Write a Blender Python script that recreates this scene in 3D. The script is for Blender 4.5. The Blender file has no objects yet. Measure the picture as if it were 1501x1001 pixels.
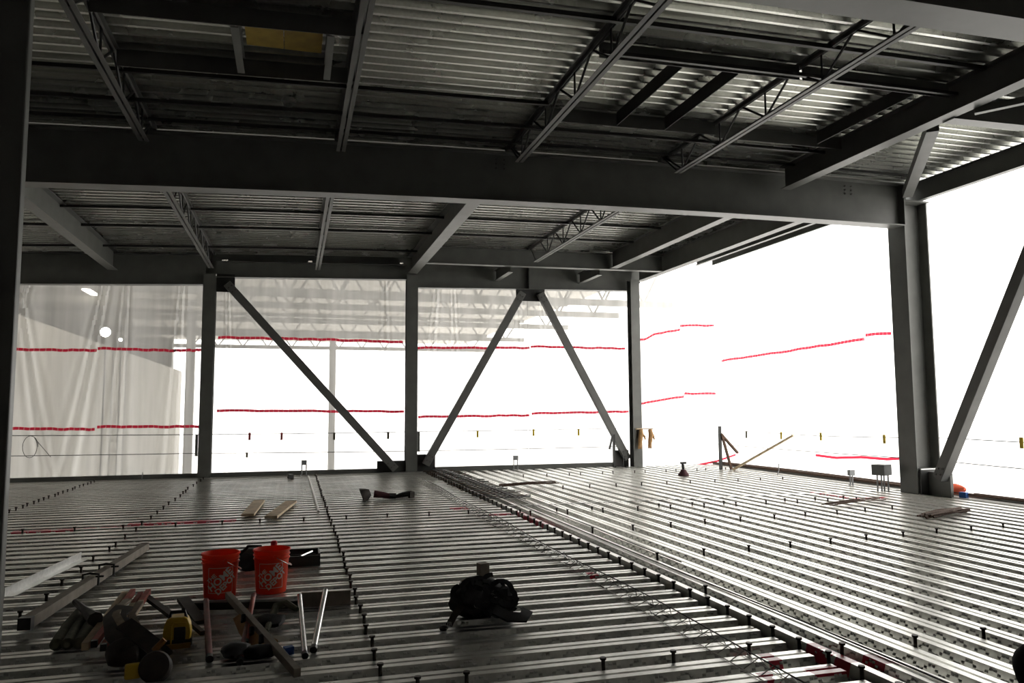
import bpy, bmesh, math, random
from mathutils import Vector, Matrix, Quaternion
random.seed(7)
S = bpy.context.scene
COL = S.collection
PI = math.pi
# ---------------------------------------------------------------- camera
H = 1.65
cam_d = bpy.data.cameras.new('camera'); cam = bpy.data.objects.new('camera', cam_d); COL.objects.link(cam)
cam_d.sensor_width = 36; cam_d.lens = 1116.9 * 36 / 1501; cam_d.clip_start = .05; cam_d.clip_end = 400
yaw, pit, rol = math.radians(15.978), math.radians(5.062), math.radians(-.310)
fwd = Vector((math.sin(yaw) * math.cos(pit), math.cos(yaw) * math.cos(pit), math.sin(pit)))
rgt = Vector((math.cos(yaw), -math.sin(yaw), 0)); upv = rgt.cross(fwd)
r2 = rgt * math.cos(rol) + upv * math.sin(rol); u2 = upv * math.cos(rol) - rgt * math.sin(rol)
cam.matrix_world = Matrix(((r2.x, u2.x, -fwd.x, 0), (r2.y, u2.y, -fwd.y, 0), (r2.z, u2.z, -fwd.z, H), (0, 0, 0, 1)))
S.camera = cam
# ---------------------------------------------------------------- overcast daylight and exposure
W = bpy.data.worlds.new('overcast_sky'); S.world = W; W.use_nodes = True
W.node_tree.nodes['Background'].inputs[0].default_value = (1, .985, .955, 1)
W.node_tree.nodes['Background'].inputs[1].default_value = 4.8
S.view_settings.view_transform = 'Standard'; S.view_settings.look = 'None'
S.view_settings.exposure = 0.0; S.view_settings.gamma = 1; S.view_settings.use_curve_mapping = False

# ================================================================ materials
def nodes(name):
    m = bpy.data.materials.new(name); m.use_nodes = True
    n = m.node_tree.nodes; return m, n, m.node_tree.links, n['Principled BSDF']
def mat(name, col, rough=.5, metal=0., var=0., scale=8., bump=0., spec=.5):
    m, n, l, p = nodes(name)
    p.inputs['Base Color'].default_value = (*col, 1); p.inputs['Roughness'].default_value = rough
    p.inputs['Metallic'].default_value = metal; p.inputs['Specular IOR Level'].default_value = spec
    if var or bump:
        tc = n.new('ShaderNodeTexCoord'); no = n.new('ShaderNodeTexNoise'); no.inputs['Scale'].default_value = scale
        no.inputs['Detail'].default_value = 4; l.new(tc.outputs['Object'], no.inputs['Vector'])
        if var:
            mr = n.new('ShaderNodeMapRange'); mr.inputs[1].default_value = .3; mr.inputs[2].default_value = .7
            mr.inputs[3].default_value = 1 - var; mr.inputs[4].default_value = 1 + var
            mx = n.new('ShaderNodeVectorMath'); mx.operation = 'SCALE'; mx.inputs[0].default_value = col
            l.new(no.outputs['Fac'], mr.inputs[0]); l.new(mr.outputs[0], mx.inputs['Scale']); l.new(mx.outputs[0], p.inputs['Base Color'])
        if bump:
            bp = n.new('ShaderNodeBump'); bp.inputs['Strength'].default_value = bump; bp.inputs['Distance'].default_value = .01
            l.new(no.outputs['Fac'], bp.inputs['Height']); l.new(bp.outputs[0], p.inputs['Normal'])
    return m
def galvanized(name, base=(.60, .60, .565), rough=.30, paint=False, var=.28):
    m, n, l, p = nodes(name)
    p.inputs['Metallic'].default_value = .92
    tc = n.new('ShaderNodeTexCoord'); geo = n.new('ShaderNodeNewGeometry')
    vo = n.new('ShaderNodeTexVoronoi'); vo.inputs['Scale'].default_value = 28; l.new(geo.outputs['Position'], vo.inputs['Vector'])
    no = n.new('ShaderNodeTexNoise'); no.inputs['Scale'].default_value = 1.3; no.inputs['Detail'].default_value = 6
    l.new(geo.outputs['Position'], no.inputs['Vector'])
    mr = n.new('ShaderNodeMapRange'); mr.inputs[1].default_value = .3; mr.inputs[2].default_value = .72; mr.inputs[3].default_value = 1 - var; mr.inputs[4].default_value = 1 + var * .45
    l.new(no.outputs['Fac'], mr.inputs[0])
    m2 = n.new('ShaderNodeMapRange'); m2.inputs[3].default_value = .9; m2.inputs[4].default_value = 1.1; l.new(vo.outputs['Distance'], m2.inputs[0])
    mu = n.new('ShaderNodeMath'); mu.operation = 'MULTIPLY'; l.new(mr.outputs[0], mu.inputs[0]); l.new(m2.outputs[0], mu.inputs[1])
    sc = n.new('ShaderNodeVectorMath'); sc.operation = 'SCALE'; sc.inputs[0].default_value = base; l.new(mu.outputs[0], sc.inputs['Scale'])
    r = n.new('ShaderNodeMapRange'); r.inputs[3].default_value = rough + .3 * var; r.inputs[4].default_value = rough - .25 * var
    l.new(no.outputs['Fac'], r.inputs[0]); l.new(r.outputs[0], p.inputs['Roughness'])
    if not paint:
        l.new(sc.outputs[0], p.inputs['Base Color']); return m
    # sprayed layout marks: flat paint lying on the deck where the crew sprayed it
    sep = n.new('ShaderNodeSeparateXYZ'); l.new(geo.outputs['Position'], sep.inputs[0])
    n2 = n.new('ShaderNodeTexNoise'); n2.inputs['Scale'].default_value = 7; n2.inputs['Detail'].default_value = 3
    l.new(geo.outputs['Position'], n2.inputs['Vector'])
    def M(op, a, b):
        k = n.new('ShaderNodeMath'); k.operation = op
        for i, v in enumerate((a, b)):
            if isinstance(v, (int, float)): k.inputs[i].default_value = v
            else: l.new(v, k.inputs[i])
        return k.outputs[0]
    tot = None
    for (x0, x1, y0, y1) in ((3.02, 3.12, 4.36, 4.72), (3.14, 3.37, 4.18, 4.30), (3.45, 3.66, 4.30, 4.74), (3.60, 3.76, 4.22, 4.42), (2.80, 2.90, 3.9, 4.32), (2.55, 2.85, 12.5, 12.85), (3.0, 3.35, 11.6, 11.9), (3.42, 3.62, 10.6, 12.), (2.86, 2.96, 7.1, 7.4),
                             (-3.7, -2.9, 12.1, 12.28), (-2.3, -.8, 12.36, 12.56), (-3.6, -.8, 12.2, 12.3), (9.72, 9.86, 11.9, 13.0), (9.8, 10.5, 11.7, 11.84)):
        a = M('MULTIPLY', M('COMPARE', sep.outputs[0], (x0 + x1) / 2), 1); a.node.inputs[0].links[0].from_node.inputs[2].default_value = (x1 - x0) / 2
        b = M('MULTIPLY', M('COMPARE', sep.outputs[1], (y0 + y1) / 2), 1); b.node.inputs[0].links[0].from_node.inputs[2].default_value = (y1 - y0) / 2
        ab = M('MULTIPLY', a, b); tot = ab if tot is None else M('MAXIMUM', tot, ab)
    fac = M('MULTIPLY', tot, M('GREATER_THAN', n2.outputs['Fac'], .37))
    mx = n.new('ShaderNodeMix'); mx.data_type = 'RGBA'; l.new(fac, mx.inputs['Factor'])
    l.new(sc.outputs[0], mx.inputs[6]); mx.inputs[7].default_value = (.62, .015, .05, 1)
    l.new(mx.outputs[2], p.inputs['Base Color'])
    l.new(M('MULTIPLY', M('SUBTRACT', 1.0, fac), .92), p.inputs['Metallic'])
    return m
def film(name, tr, col=(.93, .92, .9), gloss=.08):
    m, n, l, p = nodes(name); n.remove(p); out = n['Material Output']
    t = n.new('ShaderNodeBsdfTransparent'); tl = n.new('ShaderNodeBsdfTranslucent'); d = n.new('ShaderNodeBsdfDiffuse'); g = n.new('ShaderNodeBsdfGlossy')
    t.inputs[0].default_value = (.95, .945, .93, 1)
    tl.inputs[0].default_value = (*col, 1); d.inputs[0].default_value = (.8, .8, .78, 1); g.inputs['Roughness'].default_value = .3
    a = n.new('ShaderNodeMixShader'); a.inputs[0].default_value = .18; l.new(tl.outputs[0], a.inputs[1]); l.new(d.outputs[0], a.inputs[2])
    b = n.new('ShaderNodeMixShader'); tc = n.new('ShaderNodeTexCoord'); mp = n.new('ShaderNodeMapping'); mp.inputs['Scale'].default_value = (2.2, 2.2, .16); no = n.new('ShaderNodeTexNoise'); no.inputs['Scale'].default_value = 1.4; no.inputs['Detail'].default_value = 5
    l.new(tc.outputs['Object'], mp.inputs[0]); l.new(mp.outputs[0], no.inputs['Vector']); mr = n.new('ShaderNodeMapRange'); mr.inputs[1].default_value = .3; mr.inputs[2].default_value = .7; mr.inputs[3].default_value = tr - .10; mr.inputs[4].default_value = tr + .10
    l.new(no.outputs['Fac'], mr.inputs[0]); l.new(mr.outputs[0], b.inputs[0]); l.new(a.outputs[0], b.inputs[1]); l.new(t.outputs[0], b.inputs[2])
    c = n.new('ShaderNodeMixShader'); c.inputs[0].default_value = gloss; l.new(b.outputs[0], c.inputs[1]); l.new(g.outputs[0], c.inputs[2])
    l.new(c.outputs[0], out.inputs[0]); return m
def tape_mat(name):
    m, n, l, p = nodes(name); tc = n.new('ShaderNodeTexCoord'); br = n.new('ShaderNodeTexBrick')
    mp = n.new('ShaderNodeMapping'); mp.inputs['Scale'].default_value = (1, 1, 1); l.new(tc.outputs['UV'], mp.inputs[0])
    l.new(mp.outputs[0], br.inputs[0]); br.inputs['Color1'].default_value = (.62, .02, .045, 1); br.inputs['Color2'].default_value = (.68, .03, .06, 1)
    wv = n.new('ShaderNodeTexWave'); wv.inputs['Scale'].default_value = 2.6; wv.inputs['Distortion'].default_value = 3.; l.new(mp.outputs[0], wv.inputs[0])
    no = n.new('ShaderNodeMapRange'); no.inputs[1].default_value = .80; no.inputs[2].default_value = 1.0; l.new(wv.outputs['Fac'], no.inputs[0])
    mx = n.new('ShaderNodeMix'); mx.data_type = 'RGBA'; l.new(no.outputs[0], mx.inputs['Factor']); mx.inputs[6].default_value = (.70, .03, .07, 1); mx.inputs[7].default_value = (.70, .22, .24, 1)
    l.new(mx.outputs[2], p.inputs['Base Color']); p.inputs['Roughness'].default_value = .45
    n.remove(br)
    tl = n.new('ShaderNodeBsdfTranslucent'); l.new(mx.outputs[2], tl.inputs[0]); ms = n.new('ShaderNodeMixShader'); ms.inputs[0].default_value = .5
    l.new(p.outputs[0], ms.inputs[1]); l.new(tl.outputs[0], ms.inputs[2]); l.new(ms.outputs[0], n['Material Output'].inputs[0]); return m
def emit(name, col, st):
    m, n, l, p = nodes(name); p.inputs['Base Color'].default_value = (*col, 1); p.inputs['Emission Color'].default_value = (*col, 1); p.inputs['Emission Strength'].default_value = st; return m

DECK = galvanized('galvanized_deck', paint=True)
EMBOSS = mat('embossing_painted_highlight', (.60, .60, .575), .5, .1, .12)  # same sheet metal as the deck; bright highlight of the dashes painted as colour
ROOFDECK = galvanized('galvanized_roof_deck', (.54, .545, .51), .27, var=.08)
GALV = galvanized('galvanized_plain', (.6, .6, .58), .35)
PRIMER = mat('grey_primer_steel', (.125, .128, .118), .42, .0, .12, 3, .05)
PRIMER2 = mat('grey_primer_joist', (.125, .125, .118), .5, .0, .12, 3)
BLACKSTEEL = mat('black_bridging_steel', (.035, .035, .034), .45, .2, .15)
BOLT = mat('bolt_steel', (.09, .085, .08), .4, .7)
STUDM = mat('stud_steel', (.05, .04, .034), .5, .6, .3, 30)
RUST = mat('rusty_rebar', (.10, .055, .035), .75, .3, .4, 25)
PVC = mat('grey_conduit', (.32, .33, .34), .5, .0)
BOXM = mat('grey_box', (.17, .175, .175), .5, .0, .1)
WALLM = mat('block_wall', (.46, .45, .425), .9, 0, .15, 2)
CONC = mat('concrete', (.30, .29, .27), .9, 0, .15, 1.5)
SNOW = mat('pale_ground', (.72, .71, .69), .95, 0, .08, .3)
HALLROOF = mat('hall_roof_deck', (.50, .47, .42), .8, 0, .1)
HALLM = mat('hall_steel', (.12, .115, .10), .6, 0, .1)
HALLWALL = mat('hall_wall', (.26, .245, .215), .9, 0, .15, 1.2)
FILM = film('plastic_film', .55); FILMR = film('plastic_film_clear', .45)
TAPE = tape_mat('red_tape')
ORANGE = mat('orange_plastic', (.88, .065, .015), .38, 0, .05, 4)
nt = ORANGE.node_tree; tl_ = nt.nodes.new('ShaderNodeBsdfTranslucent'); tl_.inputs[0].default_value = (.9, .09, .02, 1); ms_ = nt.nodes.new('ShaderNodeMixShader'); ms_.inputs[0].default_value = .4; nt.links.new(nt.nodes['Principled BSDF'].outputs[0], ms_.inputs[1]); nt.links.new(tl_.outputs[0], ms_.inputs[2]); nt.links.new(ms_.outputs[0], nt.nodes['Material Output'].inputs[0])
WHITE = mat('white_print', (.72, .62, .56), .5)
WOOD = mat('pale_wood', (.58, .45, .30), .7, 0, .22, 9)
WOODG = mat('weathered_wood', (.22, .19, .155), .75, 0, .25, 7)
PLY = mat('plywood_yellow', (.50, .34, .06), .7, 0, .2, 5)
BLACK = mat('black_nylon', (.020, .020, .022), .6, 0, .35, 20, .3)
BLACKP = mat('black_plastic', (.018, .018, .018), .4)
LEATHER = mat('dark_leather', (.045, .036, .03), .65, 0, .35, 14, .3)
TANL = mat('tan_leather', (.42, .24, .10), .75, 0, .2, 12)
GLOVE = mat('grey_green_knit', (.15, .15, .11), .9, 0, .25, 22)
YEL = mat('yellow_plastic', (.62, .40, .02), .45, 0, .1)
REDW = mat('red_stake_paint', (.42, .11, .085), .75, 0, .2, 14)
REDP = mat('red_pipe_paint', (.20, .055, .05), .5, .1, .4, 12)
CHROME = mat('steel_tube', (.62, .62, .62), .22, 1., .1, 12)
ALU = galvanized('aluminium', (.7, .7, .68), .4)
REDCAP = mat('red_cap', (.65, .02, .03), .4)
BLUE = mat('blue_plastic', (.02, .10, .35), .5)
CLEARB = mat('white_bottle', (.6, .58, .55), .4)
FLAGY = mat('yellow_flag', (.60, .43, .03), .7); FLAGD = mat('dark_flag', (.10, .09, .05), .7); FLAGR = mat('red_flag', (.35, .04, .04), .7)
CABLE = mat('wire_rope', (.06, .06, .06), .5, .3)
STRAPM = mat('maroon_fabric', (.07, .02, .025), .8)
LAMP = emit('lamp_glow', (1, .95, .85), 60); TUBE = emit('tube_glow', (1, .93, .8), 14)

# ================================================================ mesh helpers
ORG = {}
def origin(o): return ORG.get(o.name, Vector((0, 0, 0)))
def tag(o, label=None, cat=None, group=None, kind=None):
    if label: o['label'] = label
    if cat: o['category'] = cat
    if group: o['group'] = group
    if kind: o['kind'] = kind
    return o
def thing(name, label, cat, loc, group=None, kind=None):
    o = bpy.data.objects.new(name, None); COL.objects.link(o); o.location = loc; o.empty_display_size = .1
    ORG[o.name] = Vector(loc); return tag(o, label, cat, group, kind)
def V(*a): return Vector(a)
def frame(a, b, up=None):
    d = (b - a); L = d.length; d = d / L
    up = Vector(up) if up is not None else (V(0, 0, 1) if abs(d.z) < .95 else V(0, 1, 0))
    s = d.cross(up).normalized(); return d, s, s.cross(d), L
class MB:
    def __init__(s): s.v = []; s.f = []; s.uv = {}
    def quadring(s, rings, close=True, caps=True):
        i0 = len(s.v); n = len(rings[0])
        for r in rings: s.v += [Vector(p) for p in r]
        for k in range(len(rings) - 1):
            for j in range(n if close else n - 1):
                a = i0 + k * n + j; b = i0 + k * n + (j + 1) % n
                s.f.append((a, b, b + n, a + n))
        if caps and close:
            s.f.append(tuple(range(i0 + n - 1, i0 - 1, -1))); e = i0 + (len(rings) - 1) * n
            s.f.append(tuple(range(e, e + n)))
        return s
    def box(s, c, size, rz=0., rot=None):
        c = Vector(c); M = rot if rot is not None else Matrix.Rotation(rz, 3, 'Z'); h = Vector(size) / 2
        R = [[c + M @ V(x * h.x, y * h.y, z * h.z) for x, y in ((-1, -1), (1, -1), (1, 1), (-1, 1))] for z in (-1, 1)]
        return s.quadring(R)
    def box2(s, lo, hi): return s.box([(a + b) / 2 for a, b in zip(lo, hi)], [b - a for a, b in zip(lo, hi)])
    def bar(s, a, b, w, h, up=None):
        a = Vector(a); b = Vector(b); d, x, u, L = frame(a, b, up)
        return s.quadring([[p + x * sx * w / 2 + u * sy * h / 2 for sx, sy in ((-1, -1), (1, -1), (1, 1), (-1, 1))] for p in (a, b)])
    def prism(s, prof, a, b, up=None):
        a = Vector(a); b = Vector(b); d, x, u, L = frame(a, b, up)
        return s.quadring([[p + x * q[0] + u * q[1] for q in prof] for p in (a, b)])
    def tube(s, pts, r, n=8, caps=True):
        pts = [Vector(p) for p in pts]; rr = r if isinstance(r, (list, tuple)) else [r] * len(pts); rings = []
        pu = None
        for i, p in enumerate(pts):
            d = (pts[min(i + 1, len(pts) - 1)] - pts[max(i - 1, 0)]).normalized()
            u0 = pu if pu is not None else (V(0, 0, 1) if abs(d.z) < .9 else V(1, 0, 0))
            x = d.cross(u0)
            if x.length < 1e-4: x = d.orthogonal()
            x.normalize(); u = x.cross(d); pu = u
            rings.append([p + (x * math.cos(2 * PI * k / n) + u * math.sin(2 * PI * k / n)) * rr[i] for k in range(n)])
        return s.quadring(rings, True, caps)
    def lathe(s, prof, o=(0, 0, 0), n=32, M=None):
        o = Vector(o); M = M or Matrix.Identity(3)
        rings = [[o + M @ V(r * math.cos(2 * PI * k / n), r * math.sin(2 * PI * k / n), z) for k in range(n)] for r, z in prof]
        return s.quadring(rings, True, False)
    def blob(s, c, rad, amp=.15, seed=0, n=12, m=8, rz=0., flat=None):
        rnd = random.Random(seed); c = Vector(c); M = Matrix.Rotation(rz, 3, 'Z'); ph = [rnd.uniform(0, 6.28) for _ in range(8)]
        rings = []
        for i in range(m + 1):
            t = PI * i / m; ring = []
            for k in range(n):
                q = 2 * PI * k / n
                g = 1 + amp * (math.sin(3 * q + ph[0] + 2 * t) * .5 + math.sin(5 * q - 3 * t + ph[1]) * .35 + math.sin(4 * t + 2 * q + ph[2]) * .35) * math.sin(t)
                p = V(rad[0] * math.sin(t) * math.cos(q) * g, rad[1] * math.sin(t) * math.sin(q) * g, -rad[2] * math.cos(t) * (1 + .3 * (g - 1)))
                p = c + M @ p
                if flat is not None and p.z < flat: p.z = flat
                ring.append(p)
            rings.append(ring)
        return s.quadring(rings, True, False)
    def build(s, name, m, parent=None, smooth=False, loc=None, bevel=0, **t):
        me = bpy.data.meshes.new(name)
        base = origin(parent) if parent else V(0, 0, 0)
        own = Vector(loc) if loc is not None else (sum(s.v, V(0, 0, 0)) / len(s.v) if not parent else base)
        if loc is None and not parent: own.z = min(v.z for v in s.v)
        me.from_pydata([v - own for v in s.v], [], s.f)
        bm = bmesh.new(); bm.from_mesh(me); bmesh.ops.recalc_face_normals(bm, faces=bm.faces); bm.to_mesh(me); bm.free()
        if smooth:
            me.polygons.foreach_set('use_smooth', [True] * len(me.polygons))
            try: me.set_sharp_from_angle(angle=.7)
            except Exception: pass
        me.materials.append(m)
        o = bpy.data.objects.new(name, me); COL.objects.link(o)
        if parent: o.parent = parent; o.location = own - base
        else: o.location = own
        ORG[o.name] = own
        if bevel:
            bv = o.modifiers.new('bevel', 'BEVEL'); bv.width = bevel; bv.segments = 2; bv.limit_method = 'ANGLE'
        return tag(o, t.get('label'), t.get('cat'), t.get('group'), t.get('kind'))
def clone(o, parent=None, loc=None, label=None):
    c = o.copy(); COL.objects.link(c); c.parent = parent
    if loc is not None: c.location = loc
    if label: c['label'] = label
    return c
def I(d, w, tf=.018, tw=.012):      # rolled I section, origin at the middle of the bottom flange
    return [(-w / 2, 0), (w / 2, 0), (w / 2, tf), (tw / 2, tf), (tw / 2, d - tf), (w / 2, d - tf), (w / 2, d), (-w / 2, d), (-w / 2, d - tf), (-tw / 2, d - tf), (-tw / 2, tf), (-w / 2, tf)]
def Csec(d, w, t=.01): return [(0, 0), (w, 0), (w, t), (t, t), (t, d - t), (w, d - t), (w, d), (0, d)]
def Lsec(a, t=.007): return [(0, 0), (a, 0), (a, t), (t, t), (t, a), (0, a)]
def rb(x): return 5.07 + .024 * (x - 2.64) - .0015 * (x - 2.64) ** 2      # sag line of the sloping roof steel

# ================================================================ setting
XL, XR, YB, YF = -8.5, 12.2, -5.0, 20.62
g = MB().box2((-60, -60, -4.8), (80, 120, -4.6)).build('ground', SNOW, kind='structure', label='pale open ground outside the building')
fl = MB().box2((XL, YB, -.40), (XR, YF, -.095)).build('floor', CONC, kind='structure', loc=(0, 0, -.095))
w = MB().box2((XL - .2, YB, -.4), (XL, YF + .2, 6.4)).build('wall_left', WALLM, kind='structure')
w = MB().box2((XL - .2, YB - .2, -.4), (13, YB, 6.8)).build('wall_back', WALLM, kind='structure')
w = MB().box2((12.5, YB, -.4), (12.7, 8.6, 8.5)).build('wall_right', WALLM, kind='structure')

# ---- floor deck: formed sheets of three ribs each
PITCH, DEP = .305, .076
def deck_mesh(name, length, material, emboss=True, up=True):
    vs, fs = [], []
    prof = []
    for k in range(3):
        y = k * PITCH
        prof += [(y, -DEP), (y + .118, -DEP), (y + .140, 0), (y + .196, 0), (y + .199, -.014), (y + .223, -.014), (y + .226, 0), (y + .283, 0)]
    prof.append((3 * PITCH, -DEP))
    n = len(prof)
    for x in (0, length): vs += [(x, p[0], p[1]) for p in prof]
    fs += [(i, i + 1, n + i + 1, n + i) for i in range(n - 1)]
    if emboss:
        rows = (0, 1, 2, 2, 1, 0)
        for k in range(3):
            y0, y1 = k * PITCH + .118, k * PITCH + .140
            x = .03; q = 0
            while x < length - .05:
                t = (.24, .5, .76)[rows[q % 6]]; q += 1
                cy_, cz_ = y0 + (y1 - y0) * t, -DEP + DEP * t
                du = Vector((0, y1 - y0, DEP)).normalized() * .0095; nn = Vector((0, -DEP, y1 - y0)).normalized() * .005
                c = Vector((x, cy_, cz_)); i = len(vs)
                vs += [tuple(c + V(-.013, 0, 0) - du), tuple(c + V(.013, 0, 0) - du), tuple(c + V(.013, 0, 0) + du), tuple(c + V(-.013, 0, 0) + du), tuple(c + V(-.008, 0, 0) + nn), tuple(c + V(.008, 0, 0) + nn)]
                fs += [(i, i + 1, i + 5, i + 4), (i + 1, i + 2, i + 5), (i + 2, i + 3, i + 4, i + 5), (i + 3, i, i + 4)]
                x += .03
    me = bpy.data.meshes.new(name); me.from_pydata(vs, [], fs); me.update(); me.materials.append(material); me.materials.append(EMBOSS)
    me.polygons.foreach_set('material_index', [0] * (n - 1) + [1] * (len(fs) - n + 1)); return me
FO = Vector((0, 0, -.095))
def panels(me, spots, rz, parent, off):
    for (x, y) in spots:
        o = bpy.data.objects.new('deck_panel', me); COL.objects.link(o); o.parent = parent
        o.location = Vector((x, y, 0)) - off; o.rotation_euler.z = rz
mL = deck_mesh('deck_sheet_left', 3.37 - XL, DECK)
panels(mL, [(XL, 1.30 + .915 * i) for i in range(21)], 0, fl, FO)
mR1 = deck_mesh('deck_sheet_right', 11.9, DECK); mR2 = deck_mesh('deck_sheet_far', 7.55, DECK)
# right bay sheets run away from the camera (rotated by -90 degrees about z: local x -> -y, so turn them +90 and mirror)
for i in range(9):
    x = 3.56 + .915 * i
    for me, y1 in ((mR1, 12.72), (mR2, 20.3)):
        o = bpy.data.objects.new('deck_panel', me); COL.objects.link(o); o.parent = fl
        o.location = Vector((x, y1, 0)) - FO; o.rotation_euler.z = -PI / 2; o.scale = (1, 1, 1)
        o.location.x = x; 
# closures, pour stops and flashing as pieces of the floor
b = MB(); b.quadring([[V(3.478, y, -.09), V(3.50, y, 0), V(3.562, y, 0), V(3.562, y, -.012), V(3.51, y, -.012), V(3.488, y, -.09)] for y in (.5, 20.3)]); b.build('closure_strip', DECK, fl)
MB().box2((XL, YF - .03, -.09), (9.4, YF, .10)).build('pour_stop', PRIMER, fl, label='dark pour stop along the far edge')
MB().box2((XL, YF - .2, -.09), (3.0, YF - .03, -.02)).build('edge_plate', PRIMER, fl)
MB().box2((12.17, YB, -.09), (12.2, YF, .035)).build('pour_stop', PRIMER, fl, label='dark pour stop along the right edge')
MB().box2((11.80, YB, -.09), (12.17, YF, -.04)).build('edge_plate', CONC, fl)
MB().box2((3.56, 12.70, -.01), (11.8, 12.76, .004)).build('lap_strip', GALV, fl)
# ---- welded shear studs
sb = MB(); sb.lathe([(.0001, -.076), (.0125, -.076), (.0125, .040), (.021, .040), (.021, .054), (.0001, .054)], n=10); sb.lathe([(.016, -.076), (.016, -.066), (.0105, -.064)], n=10)
st0 = sb.build('shear_stud', STUDM, fl, True, loc=(0, 0, 0))
spots = []
def vly(y): return 1.30 + PITCH * round((y - 1.30 - .06) / PITCH) + .06
for i in range(51): spots.append((.565 + random.uniform(-.015, .015), vly(4.9 + i * PITCH), 0))
for i in range(24): spots.append((-2.08 + random.uniform(-.03, .03), vly(6.6 + i * .58), 0))
for i in range(19): spots.append((-4.44 + random.uniform(-.02, .02), vly(14.4 + i * PITCH), 0))
for i in range(56): spots.append((3.42, vly(3.3 + i * PITCH), .0))
for i in range(11): spots.append((-3.5 + i * .62 + random.uniform(-.06, .06), vly(12.1), 0))
for x in (.75, 1.05, 1.95, 2.45, 3.02): spots.append((x, vly(4.62), 0))
def vlx(x): return 3.56 + PITCH * round((x - 3.56 - .06) / PITCH) + .06
for k, (y0, y1, xa, xb, st) in enumerate(((18.1, 18.4, 5.6, 11.4, .46), (15.2, 15.5, 5.5, 11.2, .61), (11.65, 11.62, 3.7, 9.8, .61), (9.78, 10.44, 4.0, 9.9, .61), (7.86, 8.45, 3.95, 9.8, .61), (6.3, 6.2, 3.65, 3.7, 1.), (4.5, 4.53, 3.66, 6.5, .61))):
    x = xa
    while x <= xb:
        t = (x - xa) / max(xb - xa, .01); yy = y0 + (y1 - y0) * t + random.uniform(-.03, .03); spots.append((vlx(x), yy, 0))
        if k == 2 and random.random() < .6: spots.append((vlx(x) - .13 + .02, yy + .2, .0))
        x += st
for i, (x, y, z) in enumerate(spots):
    o = st0 if i == 0 else clone(st0, fl)
    o.location = Vector((x, y, z)) - FO; o.rotation_euler = (random.uniform(-.04, .04), random.uniform(-.04, .04), 0)

# ---- ceiling: root slab above the decks (roof insulation) and the corrugated sheets
NSEG = 14
def curve_slab(name, x0, x1, y0, y1, off, th, m, **k):
    b = MB(); xs = [x0 + (x1 - x0) * i / NSEG for i in range(NSEG + 1)]
    b.quadring([[V(x, y0, rb(x) + off), V(x, y1, rb(x) + off), V(x, y1, rb(x) + off + th), V(x, y0, rb(x) + off + th)] for x in xs])
    return b.build(name, m, **k)
ceil = curve_slab('ceiling', XL - .2, 11.80, YB - .2, 12.10, 1.05, .12, CONC, kind='structure', loc=(0, 0, 6))
ceil2 = curve_slab('ceiling', XL - .2, 10.9, 12.12, 20.95, .86, .12, CONC, kind='structure', loc=(0, 0, 6))
def roof_sheet(x0, x1, off):
    prof = []
    for k in range(4):
        y = k * .2032
        prof += [(y, 0), (y + .046, 0), (y + .064, .076), (y + .116, .076), (y + .122, .070), (y + .132, .070), (y + .138, .076), (y + .185, .076)]
    prof.append((4 * .2032, 0)); n = len(prof); vs = []; fs = []
    for i in range(NSEG + 1):
        x = x0 + (x1 - x0) * i / NSEG; vs += [(x, p[0], rb(x) + off + p[1] - 6) for p in prof]
    for i in range(NSEG): fs += [(i * n + j, i * n + j + 1, (i + 1) * n + j + 1, (i + 1) * n + j) for j in range(n - 1)]
    me = bpy.data.meshes.new('roof_deck_sheet'); me.from_pydata(vs, [], fs); me.update(); me.materials.append(ROOFDECK); return me
mA = roof_sheet(XL, 11.885, .93); mB = roof_sheet(XL, 10.9, .74)
for i in range(21):
    y = 12.1 - .8128 * (i + 1); o = bpy.data.objects.new('roof_deck_panel', mA); COL.objects.link(o); o.parent = ceil; o.location = (0, y, 0)
for i in range(11):
    y = 12.15 + .8128 * i; o = bpy.data.objects.new('roof_deck_panel', mB); COL.objects.link(o); o.parent = ceil2; o.location = (0, y, 0)

# ================================================================ steel frame
def bolts(b, pts, axis, r=.016, h=.018):
    a = Vector(axis)
    for p in pts: b.tube([Vector(p), Vector(p) + a * h], r, 6)
def curved_beam(name, label, y, xs, z_off, d, w, m=PRIMER, zfun=None):
    t = thing(name, label, 'beam', (xs[0], y, (zfun or rb)(xs[0]) + z_off))
    b = MB(); zf = zfun or rb
    prof = I(d, w, .022, .014)
    b.quadring([[V(x, y + p[0], zf(x) + z_off + p[1]) for p in prof] for x in xs])
    b.build('web_and_flanges', m, t); return t
N = 15
bm1 = curved_beam('main_girder', 'deep grey steel girder spanning the room to the big column on the right', 12.05, [XL + (11.38 - XL) * i / N for i in range(N + 1)], 0, .84, .30)
for cx_ in (3.25, 10.2):
    for sx in (-.07, .07):
        for k in range(3):
            p = V(cx_ + sx, 12.043, rb(cx_) + .58 + .075 * k)
            b = MB(); b.tube([p, p - V(0, .02, 0)], .017, 6); b.build('bolt', BOLT, bm1)
ep = MB().box2((11.38, 11.9, rb(11.4) + .02), (11.41, 12.2, rb(11.4) + .84)).build('end_plate', PRIMER, bm1)
bm2 = curved_beam('main_girder', 'wide grey girder underside at the top right corner of the view', 5.25, [XL + .02 + (11.70 - XL) * i / N for i in range(N + 1)], 0, .84, .36)

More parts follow.
